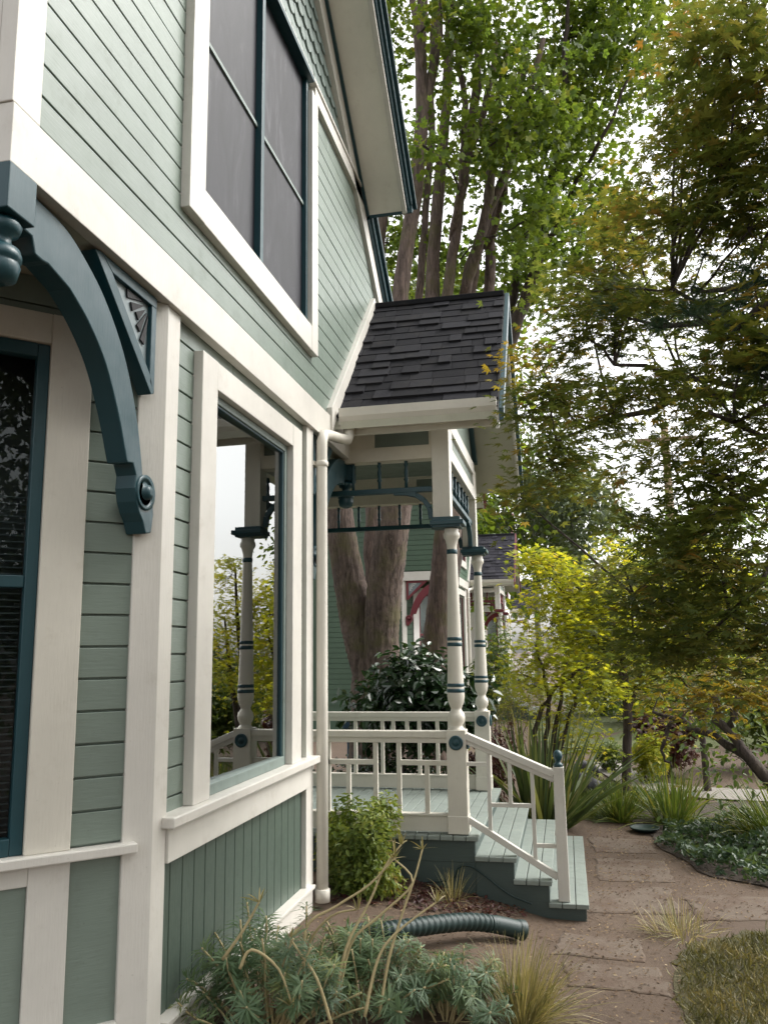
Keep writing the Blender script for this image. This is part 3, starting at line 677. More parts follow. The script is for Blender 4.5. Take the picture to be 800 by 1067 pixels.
# neighbour: the same house further along, green with maroon details
M['n_green_shade'] = paint('shaded_green_siding', (.060, .105, .066), .5, (4, 4, 40), .4)  # green darkened, the shade on the neighbour's walls put into the colour
M['n_maroon'] = paint('maroon_paint', (.15, .022, .030), .4, (30, 30, 4), .2)
M['n_white'] = paint('neighbour_white_trim', (.78, .76, .72), .45)
M['n_shingle'] = shingle_mat('grey_violet_shingles', (.060, .058, .072))
swap = {M['shingle']: M['n_shingle'], M['sage']: M['n_green_shade'], M['sage_dark_reflect']: M['n_green_shade'], M['sage_shingle']: M['n_green_shade'], M['teal']: M['n_maroon'], M['cream']: M['n_white'], M['cream_wood']: M['n_white'], M['dark_room']: M['curtain']}
def copy_tree(o, parent=None):
    c = o.copy(); COL.objects.link(c); c.parent = parent
    if c.type == 'MESH':
        for s in c.material_slots:
            m0 = s.material
            if m0 in swap: s.link = 'OBJECT'; s.material = swap[m0]
    for ch in list(o.children): copy_tree(ch, c)
    return c
nb = copy_tree(house); nb.location = Vector((-1.59-.85, 4.04+16.0, .10))
tag(nb, 'green neighbouring house, siding coloured as shaded, with maroon brackets and trim, standing behind the big trunk', 'house')

swap[M['sage']] = swap[M['sage_dark_reflect']] = swap[M['sage_shingle']] = M['n_white']; swap[M['white_front']] = M['n_white']
nb2 = copy_tree(house); nb2.location = Vector((-1.59-.9, 4.04+33.0, .15))
tag(nb2, 'pale third house furthest along the row, half hidden by the yellow maple', 'house')

# ---------------------------------------------------------------- foliage tools
def fan(parts):                                          # build proto from polygons
    v = []; f = []
    for P in parts:
        k = len(v); v += P; f.append(list(range(k, k+len(P))))
    return np.array(v, float), f
def maple_proto(lobes, w, inner):
    parts = []
    for ang, ln in lobes:
        d = np.array([math.sin(ang), math.cos(ang), 0]); p = np.array([d[1], -d[0], 0])
        parts.append([(0, 0, 0), tuple(d*ln*.45+p*w*ln+np.array([0, 0, .03])), tuple(d*ln-np.array([0, 0, .10*ln])), tuple(d*ln*.45-p*w*ln+np.array([0, 0, .03]))])
    return fan(parts)
JM = maple_proto([(0, 1), (.72, .92), (-.72, .92), (1.45, .62), (-1.45, .62)], .15, 0)
BM = maple_proto([(0, 1), (.9, .9), (-.9, .9), (1.75, .55), (-1.75, .55)], .34, 0)
OVAL = fan([[(0, 0, 0), (.24, .3, .05), (.22, .65, .04), (0, 1, -.08)], [(0, 0, 0), (0, 1, -.08), (-.22, .65, .04), (-.24, .3, .05)]])
NARROW = fan([[(0, 0, 0), (.09, .45, .03), (0, 1, -.1), (-.09, .45, .03)]])
BLADE = fan([[(-.05, 0, 0), (.05, 0, 0), (.03, .55, 0), (0, 1, -.15), (-.03, .55, 0)]])
SPEAR = fan([[(0, 0, 0), (.06, .5, .03), (0, 1, -.12), (-.06, .5, .03)]])
NEEDLE = fan([[(-.012, 0, 0), (.012, 0, 0), (0, 1, -.08)]])
def leaves(name, C, Nn, Y, size, proto, mat, parent, rnd):
    """C centres, Nn normals, Y pointing directions (n,3); size (n,)"""
    v, f = proto; n = len(C); k = len(v)
    Nn = Nn/(np.linalg.norm(Nn, axis=1, keepdims=True)+1e-9)
    Y = Y-Nn*(Y*Nn).sum(1, keepdims=True); Y /= np.linalg.norm(Y, axis=1, keepdims=True)+1e-9
    X = np.cross(Y, Nn)
    V = C[:, None, :]+size[:, None, None]*(v[None, :, 0:1]*X[:, None, :]+v[None, :, 1:2]*Y[:, None, :]+v[None, :, 2:3]*Nn[:, None, :])
    if parent is not None: V = V-wloc(parent)[None, None, :]
    V = V.reshape(-1, 3)
    fl = np.concatenate([np.array(x) for x in f]); ns = np.array([len(x) for x in f])
    loops = (fl[None, :]+(np.arange(n)*k)[:, None]).ravel()
    tot = np.tile(ns, n); start = np.concatenate([[0], np.cumsum(tot)[:-1]])
    me = bpy.data.meshes.new(name)
    me.vertices.add(len(V)); me.vertices.foreach_set('co', V.ravel())
    me.loops.add(len(loops)); me.loops.foreach_set('vertex_index', loops.astype(np.int32))
    me.polygons.add(len(tot)); me.polygons.foreach_set('loop_start', start.astype(np.int32)); me.polygons.foreach_set('loop_total', tot.astype(np.int32))
    me.update(calc_edges=True)
    a = me.attributes.new('rnd', 'FLOAT', 'FACE'); a.data.foreach_set('value', np.repeat(rnd, len(f)).astype(np.float32))
    return link_mesh(name, me, mat, parent)
def rdir(n): d = rng.normal(size=(n, 3)); return d/np.linalg.norm(d, axis=1, keepdims=True)
def wander(p, q, k=6, amp=.06, sag=0):
    p = np.array(p, float); q = np.array(q, float); L = np.linalg.norm(q-p); P = []
    off = rng.normal(0, amp*L, 3)
    for i in range(k+1):
        t = i/k; w = p+(q-p)*t+off*math.sin(math.pi*t)+rng.normal(0, amp*L*.18, 3)*(0 < i < k)
        w[2] += -sag*L*t*t; P.append(w)
    return P
def sprays(blobs, per, spray_r, flat, n_leaf, up=.8):
    """blobs: (centre, radii, count); returns leaf centres/normals/dirs/clump-random + spray centres per blob"""
    C = []; NN = []; YY = []; K = []; SP = []
    for c, r, cnt in blobs:
        c = np.array(c); r = np.array(r); sp = []
        for _ in range(cnt):
            d = rdir(1)[0]*rng.random()**(1/2.2); s = c+d*r; sp.append(s); kk = rng.random()
            n = int(n_leaf*rng.uniform(.6, 1.4)); out = s-c; out[2] *= .3
            q = rng.normal(size=(n, 3))*np.array([spray_r, spray_r, spray_r*flat])*rng.uniform(.6, 1.3)
            tilt = rng.normal(0, .25, 2); q[:, 2] += q[:, 0]*tilt[0]+q[:, 1]*tilt[1]-.25*(q[:, 0]**2+q[:, 1]**2)/spray_r
            nn = rdir(n)*(1-up)+np.array([-tilt[0], -tilt[1], 1])*up
            yy = q*1.0/spray_r+out/(np.linalg.norm(r))+rdir(n)*.5+np.array([0, 0, -.35])
            C.append(s+q); NN.append(nn); YY.append(yy); K.append(np.full(n, kk))
        SP.append(sp)
    return np.concatenate(C), np.concatenate(NN), np.concatenate(YY), np.concatenate(K), SP
def pxblob(px, py, Y, rx, ry, cnt, rd=None):
    c = at(px, py, Y); k = Y/F
    return (c, (rx*k, (rd if rd else max(rx, ry)*k), ry*k), cnt)

# ---------------------------------------------------------------- the big multi-stemmed maple behind the porch
M['bm_leaf'] = leafmat('bright_maple_leaves', [(0, (.055, .10, .020)), (.5, (.115, .185, .034)), (.9, (.18, .24, .042)), (1, (.25, .25, .05))], .58)
def stem(mb, pts, n=12, sub=4, relief=0):
    P = []; Rr = []
    for px, py, Y, wpx in pts: P.append(at(px, py, Y)); Rr.append(wpx/2*Y/F)
    # refine
    Q = []; S = []
    for i in range(len(P)-1):
        for k in range(sub):
            t = k/sub; Q.append(P[i]+(P[i+1]-P[i])*t+rng.normal(0, .012*(4/sub)**2, 3)); S.append((Rr[i]+(Rr[i+1]-Rr[i])*t)*rng.uniform(1-.05*4/sub, 1+.05*4/sub))
    Q.append(P[-1]); S.append(Rr[-1]); mb.tube(Q, S, n, True, relief); return Q[::max(1, sub//4)]
def wstem(mb, pts, *a): return stem(mb, [(x, y, Y, w*(1.15 if y < 440 else 1.0)) for x, y, Y, w in pts], *a)
b0 = at(392, 780, 10.3); b0[2] = 0
t1 = empty('maple_tree', tuple(b0))
tag(t1, 'tall maple with mossy trunk forked behind the porch, its branches rising over the dark roof', 'tree')
mb = MB(); T1 = []
T1 += stem(mb, [(394, 800, 10.3, 62), (393, 740, 10.3, 58), (386, 700, 10.3, 40), (373, 650, 10.3, 36), (364, 605, 10.25, 33), (356, 560, 10.2, 31), (350, 500, 10.2, 28), (350, 400, 10.2, 26), (348, 300, 10.2, 22)], 56, 20, .05)
T1 += stem(mb, [(394, 760, 10.3, 54), (396, 710, 10.3, 42), (397, 660, 10.2, 38), (401, 610, 10.1, 36), (408, 560, 10.0, 34), (417, 500, 10.0, 31), (422, 420, 10.0, 28), (414, 330, 10.0, 20), (423, 260, 10.0, 17), (433, 200, 10.0, 16), (440, 120, 10.0, 15), (438, 50, 10.0, 13), (443, -60, 10.0, 12), (448, -200, 10.0, 8)], 56, 20, .045)
T1 += stem(mb, [(395, 720, 10.95, 20), (390, 640, 10.95, 19), (388, 580, 10.9, 19), (388, 520, 11.0, 18), (390, 420, 11.0, 17), (398, 250, 11.1, 12), (402, 100, 11.1, 10), (404, -40, 11.1, 8)])
T1 += stem(mb, [(438, 130, 10.0, 13), (452, 70, 10.1, 12), (460, 0, 10.2, 11), (470, -90, 10.2, 8)])
T1 += stem(mb, [(440, 80, 10.0, 10), (432, 20, 9.9, 9), (425, -50, 9.9, 7)])
t1t = mb.build('trunk', M['bark'], t1)
b0 = at(450, 780, 11.2); b0[2] = 0
t2 = empty('maple_tree', tuple(b0))
tag(t2, 'second maple with dark leaning trunk seen between porch post and forked trunk', 'tree')
mb = MB(); T2 = []
T2 += wstem(mb, [(447, 800, 11.2, 44), (450, 720, 11.2, 38), (456, 660, 11.2, 30), (462, 600, 11.2, 27), (468, 540, 11.2, 28), (464, 430, 11.2, 24), (450, 330, 11.2, 15), (451, 270, 11.2, 13), (457, 200, 11.2, 12), (464, 120, 11.2, 10), (468, 40, 11.2, 9), (472, -60, 11.2, 7)], 48, 16, .045)
T2 += wstem(mb, [(458, 380, 11.2, 12), (464, 320, 11.1, 11), (474, 250, 11.0, 10), (486, 170, 10.9, 10), (496, 90, 10.8, 9), (500, 20, 10.8, 7), (500, -60, 10.8, 7)])
T2 += wstem(mb, [(465, 450, 11.2, 18), (470, 370, 11.3, 15), (482, 310, 11.3, 12), (492, 270, 11.3, 11), (508, 220, 11.2, 10), (530, 170, 11.1, 9), (546, 110, 11.0, 7), (566, 40, 11.0, 5)])
T2 += wstem(mb, [(482, 310, 11.3, 10), (500, 250, 11.1, 9), (512, 190, 11.0, 8), (517, 120, 10.9, 7), (530, 40, 10.8, 5)])
T2 += wstem(mb, [(467, 500, 11.4, 16), (500, 420, 11.9, 13), (510, 330, 11.9, 11), (511, 250, 11.9, 10), (509, 190, 11.8, 8), (512, 100, 11.6, 6)])
T2 += wstem(mb, [(480, 180, 10.9, 9), (500, 130, 10.8, 7), (514, 70, 10.7, 6), (520, 20, 10.7, 4)])
for pts in ([(462, 420, 11.3, 10), (436, 320, 11.6, 8), (441, 240, 11.6, 7), (450, 150, 11.6, 7), (451, 60, 11.5, 6), (454, -40, 11.4, 5)], [(468, 400, 11.5, 10), (488, 330, 11.8, 9), (496, 270, 11.8, 8), (520, 210, 11.7, 7), (538, 130, 11.6, 6), (548, 60, 11.5, 5)], [(470, 250, 11.0, 7), (482, 190, 10.6, 7), (484, 110, 10.4, 6), (474, 30, 10.3, 5)], [(509, 260, 11.8, 7), (526, 200, 11.2, 6), (528, 130, 11, 5), (545, 60, 10.8, 4)]): T2 += wstem(mb, pts, 8)
t2t = mb.build('trunk', M['bark'], t2)
b0 = at(462, 780, 13.5); b0[2] = 0
t3 = empty('maple_tree', tuple(b0))
tag(t3, 'slim leaning maple stems rising behind the porch roof ridge, furthest right of the maple trunks', 'tree')
mb = MB(); T3 = []
T3 += stem(mb, [(462, 760, 13.5, 22), (470, 600, 13.5, 20), (490, 480, 13.5, 18), (515, 400, 13.5, 17), (540, 330, 13.4, 14), (558, 280, 13.3, 12), (572, 220, 13.0, 10), (585, 150, 12.6, 8), (592, 60, 12.2, 6), (594, -40, 12.0, 4)])
T3 += stem(mb, [(515, 400, 13.5, 13), (534, 310, 13.5, 10), (545, 250, 13.4, 8), (575, 180, 13.0, 6), (620, 120, 12.4, 4)])
T3 += stem(mb, [(577, 200, 12.9, 6), (588, 110, 11.6, 7), (588, 60, 11.4, 6), (592, 0, 11.3, 4)])
T3 += stem(mb, [(560, 275, 13.3, 6), (600, 190, 12.3, 5), (630, 140, 11.6, 4), (655, 80, 11.4, 3)])
t3t = mb.build('trunk', M['bark_dark'], t3)
def crown(root, blobs, spray_r, nl, size, proto, mat, flat=.45, up=.6, twig=None, tips=None, name='crown', jr=.35):
    C, NN, YY, K, SP = sprays(blobs, 0, spray_r, flat, nl, up)
    n = len(C); sz = rng.uniform(.7, 1.25, n)*size
    rn = np.clip(K*(1-jr)+rng.random(n)*jr, 0, 1)
    o = leaves(name, C, NN, YY, sz, proto, mat, root, rn)
    if twig is not None:
        mb = MB()
        for (c, r, cnt), sp in zip(blobs, SP):
            hub = np.array(c)
            if tips is not None:
                src = min(tips, key=lambda q: np.linalg.norm(np.array(q)-hub)+2*max(0, q[2]-hub[2]))
                mb.tube(wander(src, hub, 5, .05), np.linspace(twig*1.0, twig*.6, 6), 6)
            for s in sp[::2]: mb.tube(wander(hub, s, 4, .08), np.linspace(twig*.45, twig*.15, 5), 4, False)
        mb.build('branches', M['bark_dark'], root)
    return o
crown(t1, [pxblob(405, 40, 11, 45, 70, 20), pxblob(415, 180, 11.5, 30, 70, 12), pxblob(460, 10, 9.6, 55, 50, 9), pxblob(440, 250, 12.4, 40, 60, 10), pxblob(430, -90, 10, 110, 80, 30), pxblob(403, 250, 12, 12, 60, 8)], .24, 40, .074, BM, M['bm_leaf'], .5, .45, .02, T1)
crown(t2, [pxblob(500, 40, 10.3, 65, 60, 17), pxblob(500, 60, 12.2, 70, 80, 14), pxblob(480, 170, 12.5, 60, 60, 14), pxblob(530, 140, 10.2, 45, 45, 14), pxblob(520, 160, 12.4, 60, 60, 14), pxblob(555, 225, 10.9, 40, 40, 14), pxblob(535, 250, 12.6, 45, 40, 10), pxblob(480, 270, 12.6, 50, 40, 10), pxblob(520, -80, 10.5, 120, 80, 36), pxblob(560, 90, 10.3, 55, 70, 28), pxblob(480, 130, 10.2, 25, 40, 5), pxblob(440, 150, 9.4, 25, 40, 4)], .24, 40, .074, BM, M['bm_leaf'], .5, .45, .02, T2)
crown(t3, [pxblob(590, 40, 12, 60, 60, 34), pxblob(600, 120, 12, 70, 50, 38), pxblob(560, 250, 13.5, 50, 50, 18), pxblob(610, 190, 12.5, 60, 40, 26), pxblob(650, 60, 12, 50, 70, 30), pxblob(610, 250, 13.6, 50, 40, 18), pxblob(640, -60, 11.5, 110, 70, 36), pxblob(540, 310, 14.5, 40, 40, 12), pxblob(690, 20, 12.5, 50, 60, 16)], .25, 40, .080, BM, M['bm_leaf'], .5, .45, .02, T3)

# ---------------------------------------------------------------- dark japanese maple hanging in from the right
M['jm_leaf'] = leafmat('dark_bronze_maple_leaves', [(0, (.055, .085, .026)), (.45, (.105, .140, .040)), (.78, (.165, .170, .045)), (.92, (.23, .17, .05)), (1, (.29, .15, .045))], .56)
M['jm_gold'] = leafmat('golden_maple_leaves', [(0, (.12, .125, .022)), (.5, (.22, .185, .03)), (1, (.34, .23, .04))], .5)
t4 = empty('japanese_maple', (2.75, 4.6, 0))
tag(t4, 'dark bronze japanese maple leaning in from the right, hiding the sky beside the porch roof', 'tree')
mb = MB()
tr = [(2.75, 4.6, -.05), (2.70, 4.5, .6), (2.55, 4.4, 1.3), (2.4, 4.35, 1.9), (2.1, 4.3, 2.5), (1.7, 4.3, 3.0)]
mb.tube(tr, [.10, .085, .075, .065, .05, .035], 12)
tips = [np.array(p) for p in tr[2:]]
limbs = []
for px, py, Y in [(700, 300, 3.8), (640, 380, 4.1), (580, 460, 4.4), (740, 430, 3.4), (700, 560, 3.8), (660, 620, 4.2), (760, 640, 3.5)]:
    q = at(px, py, Y); src = min(tips, key=lambda p: np.linalg.norm(p-q)); P = wander(src, q, 8, .05); limbs += P[2:]
    mb.tube(P, np.linspace(.03, .008, 9), 7)
mb.build('trunk', M['bark_dark'], t4)
dm = [pxblob(570, 410, 4.5, 45, 40, 17), pxblob(610, 350, 4.3, 60, 45, 19), pxblob(575, 480, 4.4, 45, 35, 19), pxblob(640, 430, 4.0, 60, 35, 18), pxblob(670, 300, 4.1, 70, 40, 18),
      pxblob(700, 240, 3.9, 70, 40, 19), pxblob(760, 180, 3.6, 60, 60, 24), pxblob(760, 60, 3.4, 60, 60, 22), pxblob(640, 260, 4.6, 60, 30, 14), pxblob(720, 390, 3.8, 70, 35, 15), pxblob(780, 350, 3.5, 40, 60, 14),
      pxblob(700, 480, 3.7, 60, 30, 13), pxblob(765, 500, 3.4, 50, 45, 20), pxblob(700, 560, 3.8, 55, 40, 22), pxblob(690, 620, 4.0, 50, 35, 24), pxblob(750, 590, 3.5, 60, 40, 26), pxblob(730, 660, 3.7, 50, 30, 22), pxblob(650, 590, 4.2, 26, 16, 7), pxblob(660, 660, 4.2, 26, 16, 8), pxblob(790, 660, 3.4, 40, 40, 14), pxblob(860, 400, 3.4, 60, 200, 50), pxblob(880, 120, 3.4, 90, 120, 40)]
dm = [(c, r, int(n*.95)) for c, r, n in dm]+[pxblob(640, 300, 4.6, 70, 40, 16), pxblob(600, 300, 4.9, 50, 30, 10), pxblob(720, 130, 3.8, 40, 50, 14), pxblob(770, 440, 3.6, 50, 30, 10), pxblob(545, 520, 4.6, 18, 18, 5), pxblob(715, 40, 4.2, 35, 40, 9), pxblob(780, 20, 3.6, 60, 60, 19), pxblob(780, 130, 3.5, 50, 60, 17), pxblob(720, 130, 4.2, 35, 40, 9), pxblob(780, 240, 3.6, 40, 50, 15), pxblob(790, 330, 3.7, 40, 60, 12), pxblob(720, 320, 4.0, 60, 40, 12), pxblob(650, 220, 4.8, 40, 25, 9), pxblob(600, 410, 4.7, 50, 40, 12), pxblob(730, 420, 4.2, 50, 40, 8)]
crown(t4, dm, .10, 32, .046, JM, M['jm_leaf'], .35, .72, .008, limbs, jr=.45)
gold = [pxblob(715, 715, 4.6, 35, 22, 7), pxblob(765, 700, 4.4, 45, 30, 13), pxblob(770, 640, 4.8, 40, 40, 8), pxblob(650, 300, 5.0, 50, 40, 10), pxblob(560, 370, 5.0, 35, 30, 8), pxblob(690, 210, 4.8, 60, 40, 6)]
crown(t4, gold, .115, 32, .044, JM, M['jm_gold'], .35, .7, .007, limbs, name='golden_foliage')

# ---------------------------------------------------------------- pine bough from the right
M['pine'] = leafmat('blue_green_needles', [(0, (.03, .065, .04)), (.6, (.065, .12, .062)), (1, (.12, .17, .08))], .25)
t5 = empty('pine_tree', (3.3, 5.6, 0))
tag(t5, 'blue green pine with long needle tufts reaching in at the right edge', 'tree')
mb = MB(); mb.tube([(3.3, 5.6, -.05), (3.25, 5.5, 1.5), (3.2, 5.45, 3.2), (3.1, 5.4, 5.5)], [.13, .11, .08, .03], 12)
tufts = []
for ends in ([(800, 350, 3.6), (740, 335, 3.7), (690, 340, 3.9), (650, 330, 4.1)], [(820, 290, 3.5), (770, 300, 3.6), (720, 305, 3.8)], [(830, 200, 3.6), (780, 190, 3.7), (745, 180, 3.8)], [(830, 400, 3.5), (790, 390, 3.5)], [(830, 300, 3.4), (790, 320, 3.45), (750, 360, 3.6)]):
    P = [at(*e) for e in ends]; base = np.array([3.2, 5.45, 3.0+.3*random.random()]); mb.tube([base]+P, list(np.linspace(.03, .006, len(P)+1)), 6)
    for i, p in enumerate(P):
        for _ in range(4 if i else 2):
            q = p+rng.normal(0, .07, 3); tufts.append((q, (q-base)/np.linalg.norm(q-base))); mb.tube([p, q], [.005, .003], 4)
mb.build('trunk', M['bark_dark'], t5)
C = []; NN = []; YY = []; K = []
for q, d in tufts:
    n = 90; dd = d+rng.normal(0, .75, (n, 3)); dd /= np.linalg.norm(dd, axis=1, keepdims=True)
    C.append(q-d*rng.random((n, 1))*.07); YY.append(dd); NN.append(rdir(n)); K.append(np.clip(rng.random()*.6+rng.random(n)*.4, 0, 1))
leaves('crown', np.concatenate(C), np.concatenate(NN), np.concatenate(YY), rng.uniform(.09, .15, sum(map(len, C))), NEEDLE, M['pine'], t5, np.concatenate(K))

# ---------------------------------------------------------------- yellow-green maples in the garden
M['ym_leaf'] = leafmat('yellow_green_maple_leaves', [(0, (.18, .24, .028)), (.5, (.34, .38, .04)), (.85, (.48, .46, .045)), (1, (.58, .44, .06))], .58)
b0 = at(653, 832, 10.7); b0[2] = 0
t6 = empty('yellow_maple', tuple(b0)); tag(t6, 'slender yellow-green maple with one dark upright trunk beside the garden path', 'tree')
mb = MB(); P = stem(mb, [(652, 836, 10.7, 10), (653, 790, 10.7, 9), (655, 740, 10.7, 9), (650, 715, 10.7, 8), (650, 690, 10.7, 6), (648, 640, 10.7, 5), (652, 600, 10.7, 4)], 8)
P2 = stem(mb, [(650, 715, 10.7, 6), (640, 690, 10.6, 5), (622, 665, 10.5, 4), (605, 645, 10.4, 3), (590, 625, 10.4, 2)], 7)
P3 = stem(mb, [(655, 740, 10.7, 5), (662, 715, 10.8, 4), (675, 680, 10.9, 3), (680, 640, 10.9, 2)], 7)
P4 = stem(mb, [(649, 670, 10.7, 4), (640, 640, 10.8, 3), (636, 600, 10.8, 2)], 6)
mb.build('trunk', M['bark_dark'], t6)
yb = [pxblob(575, 590, 10.4, 30, 14, 18), pxblob(610, 610, 10.5, 40, 18, 24), pxblob(600, 640, 10.4, 45, 18, 26), pxblob(650, 600, 10.6, 35, 22, 20), pxblob(640, 570, 10.6, 18, 16, 8), pxblob(555, 578, 10.4, 22, 9, 9), pxblob(640, 650, 10.7, 40, 25, 20), pxblob(665, 700, 10.8, 25, 25, 12), pxblob(620, 690, 10.7, 35, 22, 16), pxblob(680, 660, 11, 30, 30, 12), pxblob(590, 665, 10.5, 30, 12, 12), pxblob(630, 630, 10.4, 35, 20, 18), pxblob(635, 680, 10.5, 30, 16, 9), pxblob(670, 630, 10.9, 35, 25, 14), pxblob(570, 620, 10.5, 25, 12, 12)]
crown(t6, yb, .15, 26, .062, JM, M['ym_leaf'], .35, .65, .010, P+P2+P3+P4, jr=.5)
b0 = at(570, 800, 10.0); b0[2] = 0
t7 = empty('yellow_maple', tuple(b0)); tag(t7, 'low many-stemmed yellow maple spreading behind the spiky flax', 'tree')
mb = MB(); tp = []
for pts in ([(560, 800, 10, 7), (556, 760, 10, 5), (575, 720, 10, 4), (600, 700, 10, 3), (625, 690, 10, 2)], [(575, 800, 10, 7), (590, 760, 10, 5), (600, 725, 10, 4), (606, 700, 10, 3)], [(566, 800, 10, 6), (572, 745, 10, 4), (566, 700, 10, 3), (558, 670, 10, 2)], [(575, 800, 10, 6), (582, 740, 10, 4), (590, 690, 10, 3)]): tp += stem(mb, pts, 7)
mb.build('trunk', M['bark_dark'], t7)
yb = [pxblob(560, 680, 10, 32, 20, 20), pxblob(600, 700, 10, 40, 16, 18), pxblob(560, 715, 9.9, 28, 14, 12), pxblob(620, 720, 10.1, 30, 16, 12), pxblob(590, 750, 10.1, 26, 18, 9), pxblob(605, 780, 9.9, 20, 18, 9), pxblob(540, 700, 10.3, 14, 10, 5), pxblob(575, 650, 10.2, 30, 10, 10)]
crown(t7, yb, .15, 26, .060, JM, M['ym_leaf'], .35, .65, .008, tp, jr=.5)

t9 = empty('yellow_maple', (1.62, 11.2, 0)); tag(t9, 'golden green maple half hidden behind the dark maple and its low gold leaves', 'tree')
mb = MB(); tp = []
for pts in ([(1.62, 11.2, -.05), (1.60, 11.2, .7), (1.5, 11.1, 1.5), (1.35, 11.0, 2.2)], [(1.60, 11.2, .7), (1.8, 11.3, 1.5), (1.95, 11.4, 2.3)], [(1.5, 11.1, 1.5), (1.65, 11.2, 2.2), (1.7, 11.2, 3.0)]):
    Q = smooth_path(pts, 5); tp += Q; mb.tube(Q, np.linspace(.05, .012, len(Q)), 8)
mb.build('trunk', M['bark_dark'], t9)
crown(t9, [((1.45, 11.0, 1.5), (.45, .45, .3), 20), ((1.75, 11.2, 2.1), (.6, .5, .35), 28), ((1.3, 11.0, 2.5), (.5, .45, .3), 22), ((1.8, 11.3, 2.9), (.5, .45, .35), 22), ((2.1, 11.3, 1.6), (.4, .4, .3), 14), ((1.15, 10.9, 1.15), (.3, .3, .22), 10)], .16, 26, .062, JM, M['ym_leaf'], .35, .65, .008, tp, jr=.5)

# ---------------------------------------------------------------- shrubs
def shrub(name, label, c, rad, n, size, proto, mat, cat='shrub', up=.3, stems=8, group=None, lumps=14, shell=.55):
    root = empty(name, (c[0], c[1], gz(c[0], c[1]))); tag(root, label, cat, group)
    C = []; K = []; c = np.array(c, float); rad = np.array(rad, float)
    cen = [c+rdir(1)[0]*rad*rng.uniform(.35, .8) for _ in range(lumps)]
    for q in cen:
        m = n//lumps; d = rdir(m)*rng.random((m, 1))**.4; C.append(q+d*rad*shell*rng.uniform(.8, 1.15)); K.append(np.full(m, rng.random()))
    C = np.concatenate(C); K = np.concatenate(K); keep = C[:, 2] > .02; C = C[keep]; K = K[keep]
    out = (C-c)/rad; NN = out*.7+rdir(len(C))*.8+np.array([0, 0, up*2]); YY = out+rdir(len(C))*.9+np.array([0, 0, -.2])
    mb = MB(); g0 = gz(c[0], c[1])
    for i in range(stems):
        q = cen[i % lumps]; a = rng.normal(0, .05, 2); mb.tube(wander((c[0]+a[0], c[1]+a[1], g0-.03), q, 5, .06), np.linspace(.012, .004, 6), 6)
    mb.build('stems', M['bark_dark'], root)
    leaves('foliage', C, NN, YY, rng.uniform(.7, 1.3, len(C))*size, proto, mat, root, np.clip(K*.5+rng.random(len(C))*.5, 0, 1))
    return root
M['box_leaf'] = leafmat('light_green_shrub_leaves', [(0, (.06, .10, .02)), (.5, (.14, .20, .04)), (.85, (.25, .29, .065)), (1, (.34, .23, .075))], .4, .4)
M['cam_leaf'] = leafmat('dark_glossy_leaves', [(0, (.010, .026, .011)), (.6, (.022, .052, .018)), (1, (.06, .10, .03))], .18, .25, .6)
M['hedge_leaf'] = leafmat('mid_green_leaves', [(0, (.045, .08, .02)), (.6, (.09, .14, .035)), (1, (.17, .21, .05))], .42)
M['red_leaf'] = leafmat('burgundy_leaves', [(0, (.03, .012, .012)), (.6, (.075, .025, .022)), (1, (.13, .07, .04))], .3)
M['olive_leaf'] = leafmat('olive_green_leaves', [(0, (.06, .07, .02)), (.6, (.13, .14, .035)), (1, (.22, .19, .05))], .35)
c = at(378, 862, 5.5)
shrub('boxleaf_shrub', 'rounded light green shrub growing between the downspout and the porch deck', (c[0]+.01, c[1], .52), (.29, .26, .43), 9500, .038, OVAL, M['box_leaf'], lumps=26, shell=.40)
c = at(430, 712, 8.8)
shrub('camellia_bush', 'dark glossy broad-leaved bush behind the back porch railing, in front of the trunk', (c[0]-.03, 8.8, c[2]-.12), (.82, .45, .56), 4200, .105, OVAL, M['cam_leaf'])
c = at(515, 700, 14.2)
shrub('climbing_shrub', 'tall green shrub standing against the white corner of the neighbouring house', (c[0], c[1], c[2]), (.35, .35, .8), 2200, .07, OVAL, M['hedge_leaf'])
c = at(535, 730, 12.5)
shrub('spirea_bush', 'olive green twiggy bush behind the far porch post', (c[0], 12.5, c[2]-.1), (.55, .4, .42), 3000, .05, NARROW, M['olive_leaf'])
c = at(520, 780, 9.6)
shrub('barberry_bush', 'low burgundy-leaved bush beside the far porch post', (c[0]-.1, 9.4, .55), (.42, .35, .38), 2200, .05, OVAL, M['red_leaf'])
shrub('evergreen_shrub', 'low dark evergreen shrub filling the ground behind the porch railing, below the glossy bush', (-1.75, 8.95, .34), (1.0, .45, .40), 4200, .055, OVAL, M['cam_leaf'])
c = at(637, 790, 12.9)
shrub('boxwood_ball', 'small dark clipped ball of boxwood at the path edge', (c[0], 12.9, .24), (.22, .22, .22), 2200, .04, OVAL, M['hedge_leaf'])
c = at(690, 790, 12.4)
shrub('laceleaf_bush', 'mounded purplish brown laceleaf bush right of the slender yellow maple', (c[0]+.1, 12.4, .55), (.52, .5, .42), 3600, .06, JM, M['red_leaf'])
c = at(672, 790, 11.9)
shrub('golden_bush', 'small golden green bush at the foot of the slender yellow maple', (c[0]+.08, 11.9, .3), (.28, .3, .30), 1500, .055, JM, M['ym_leaf'])
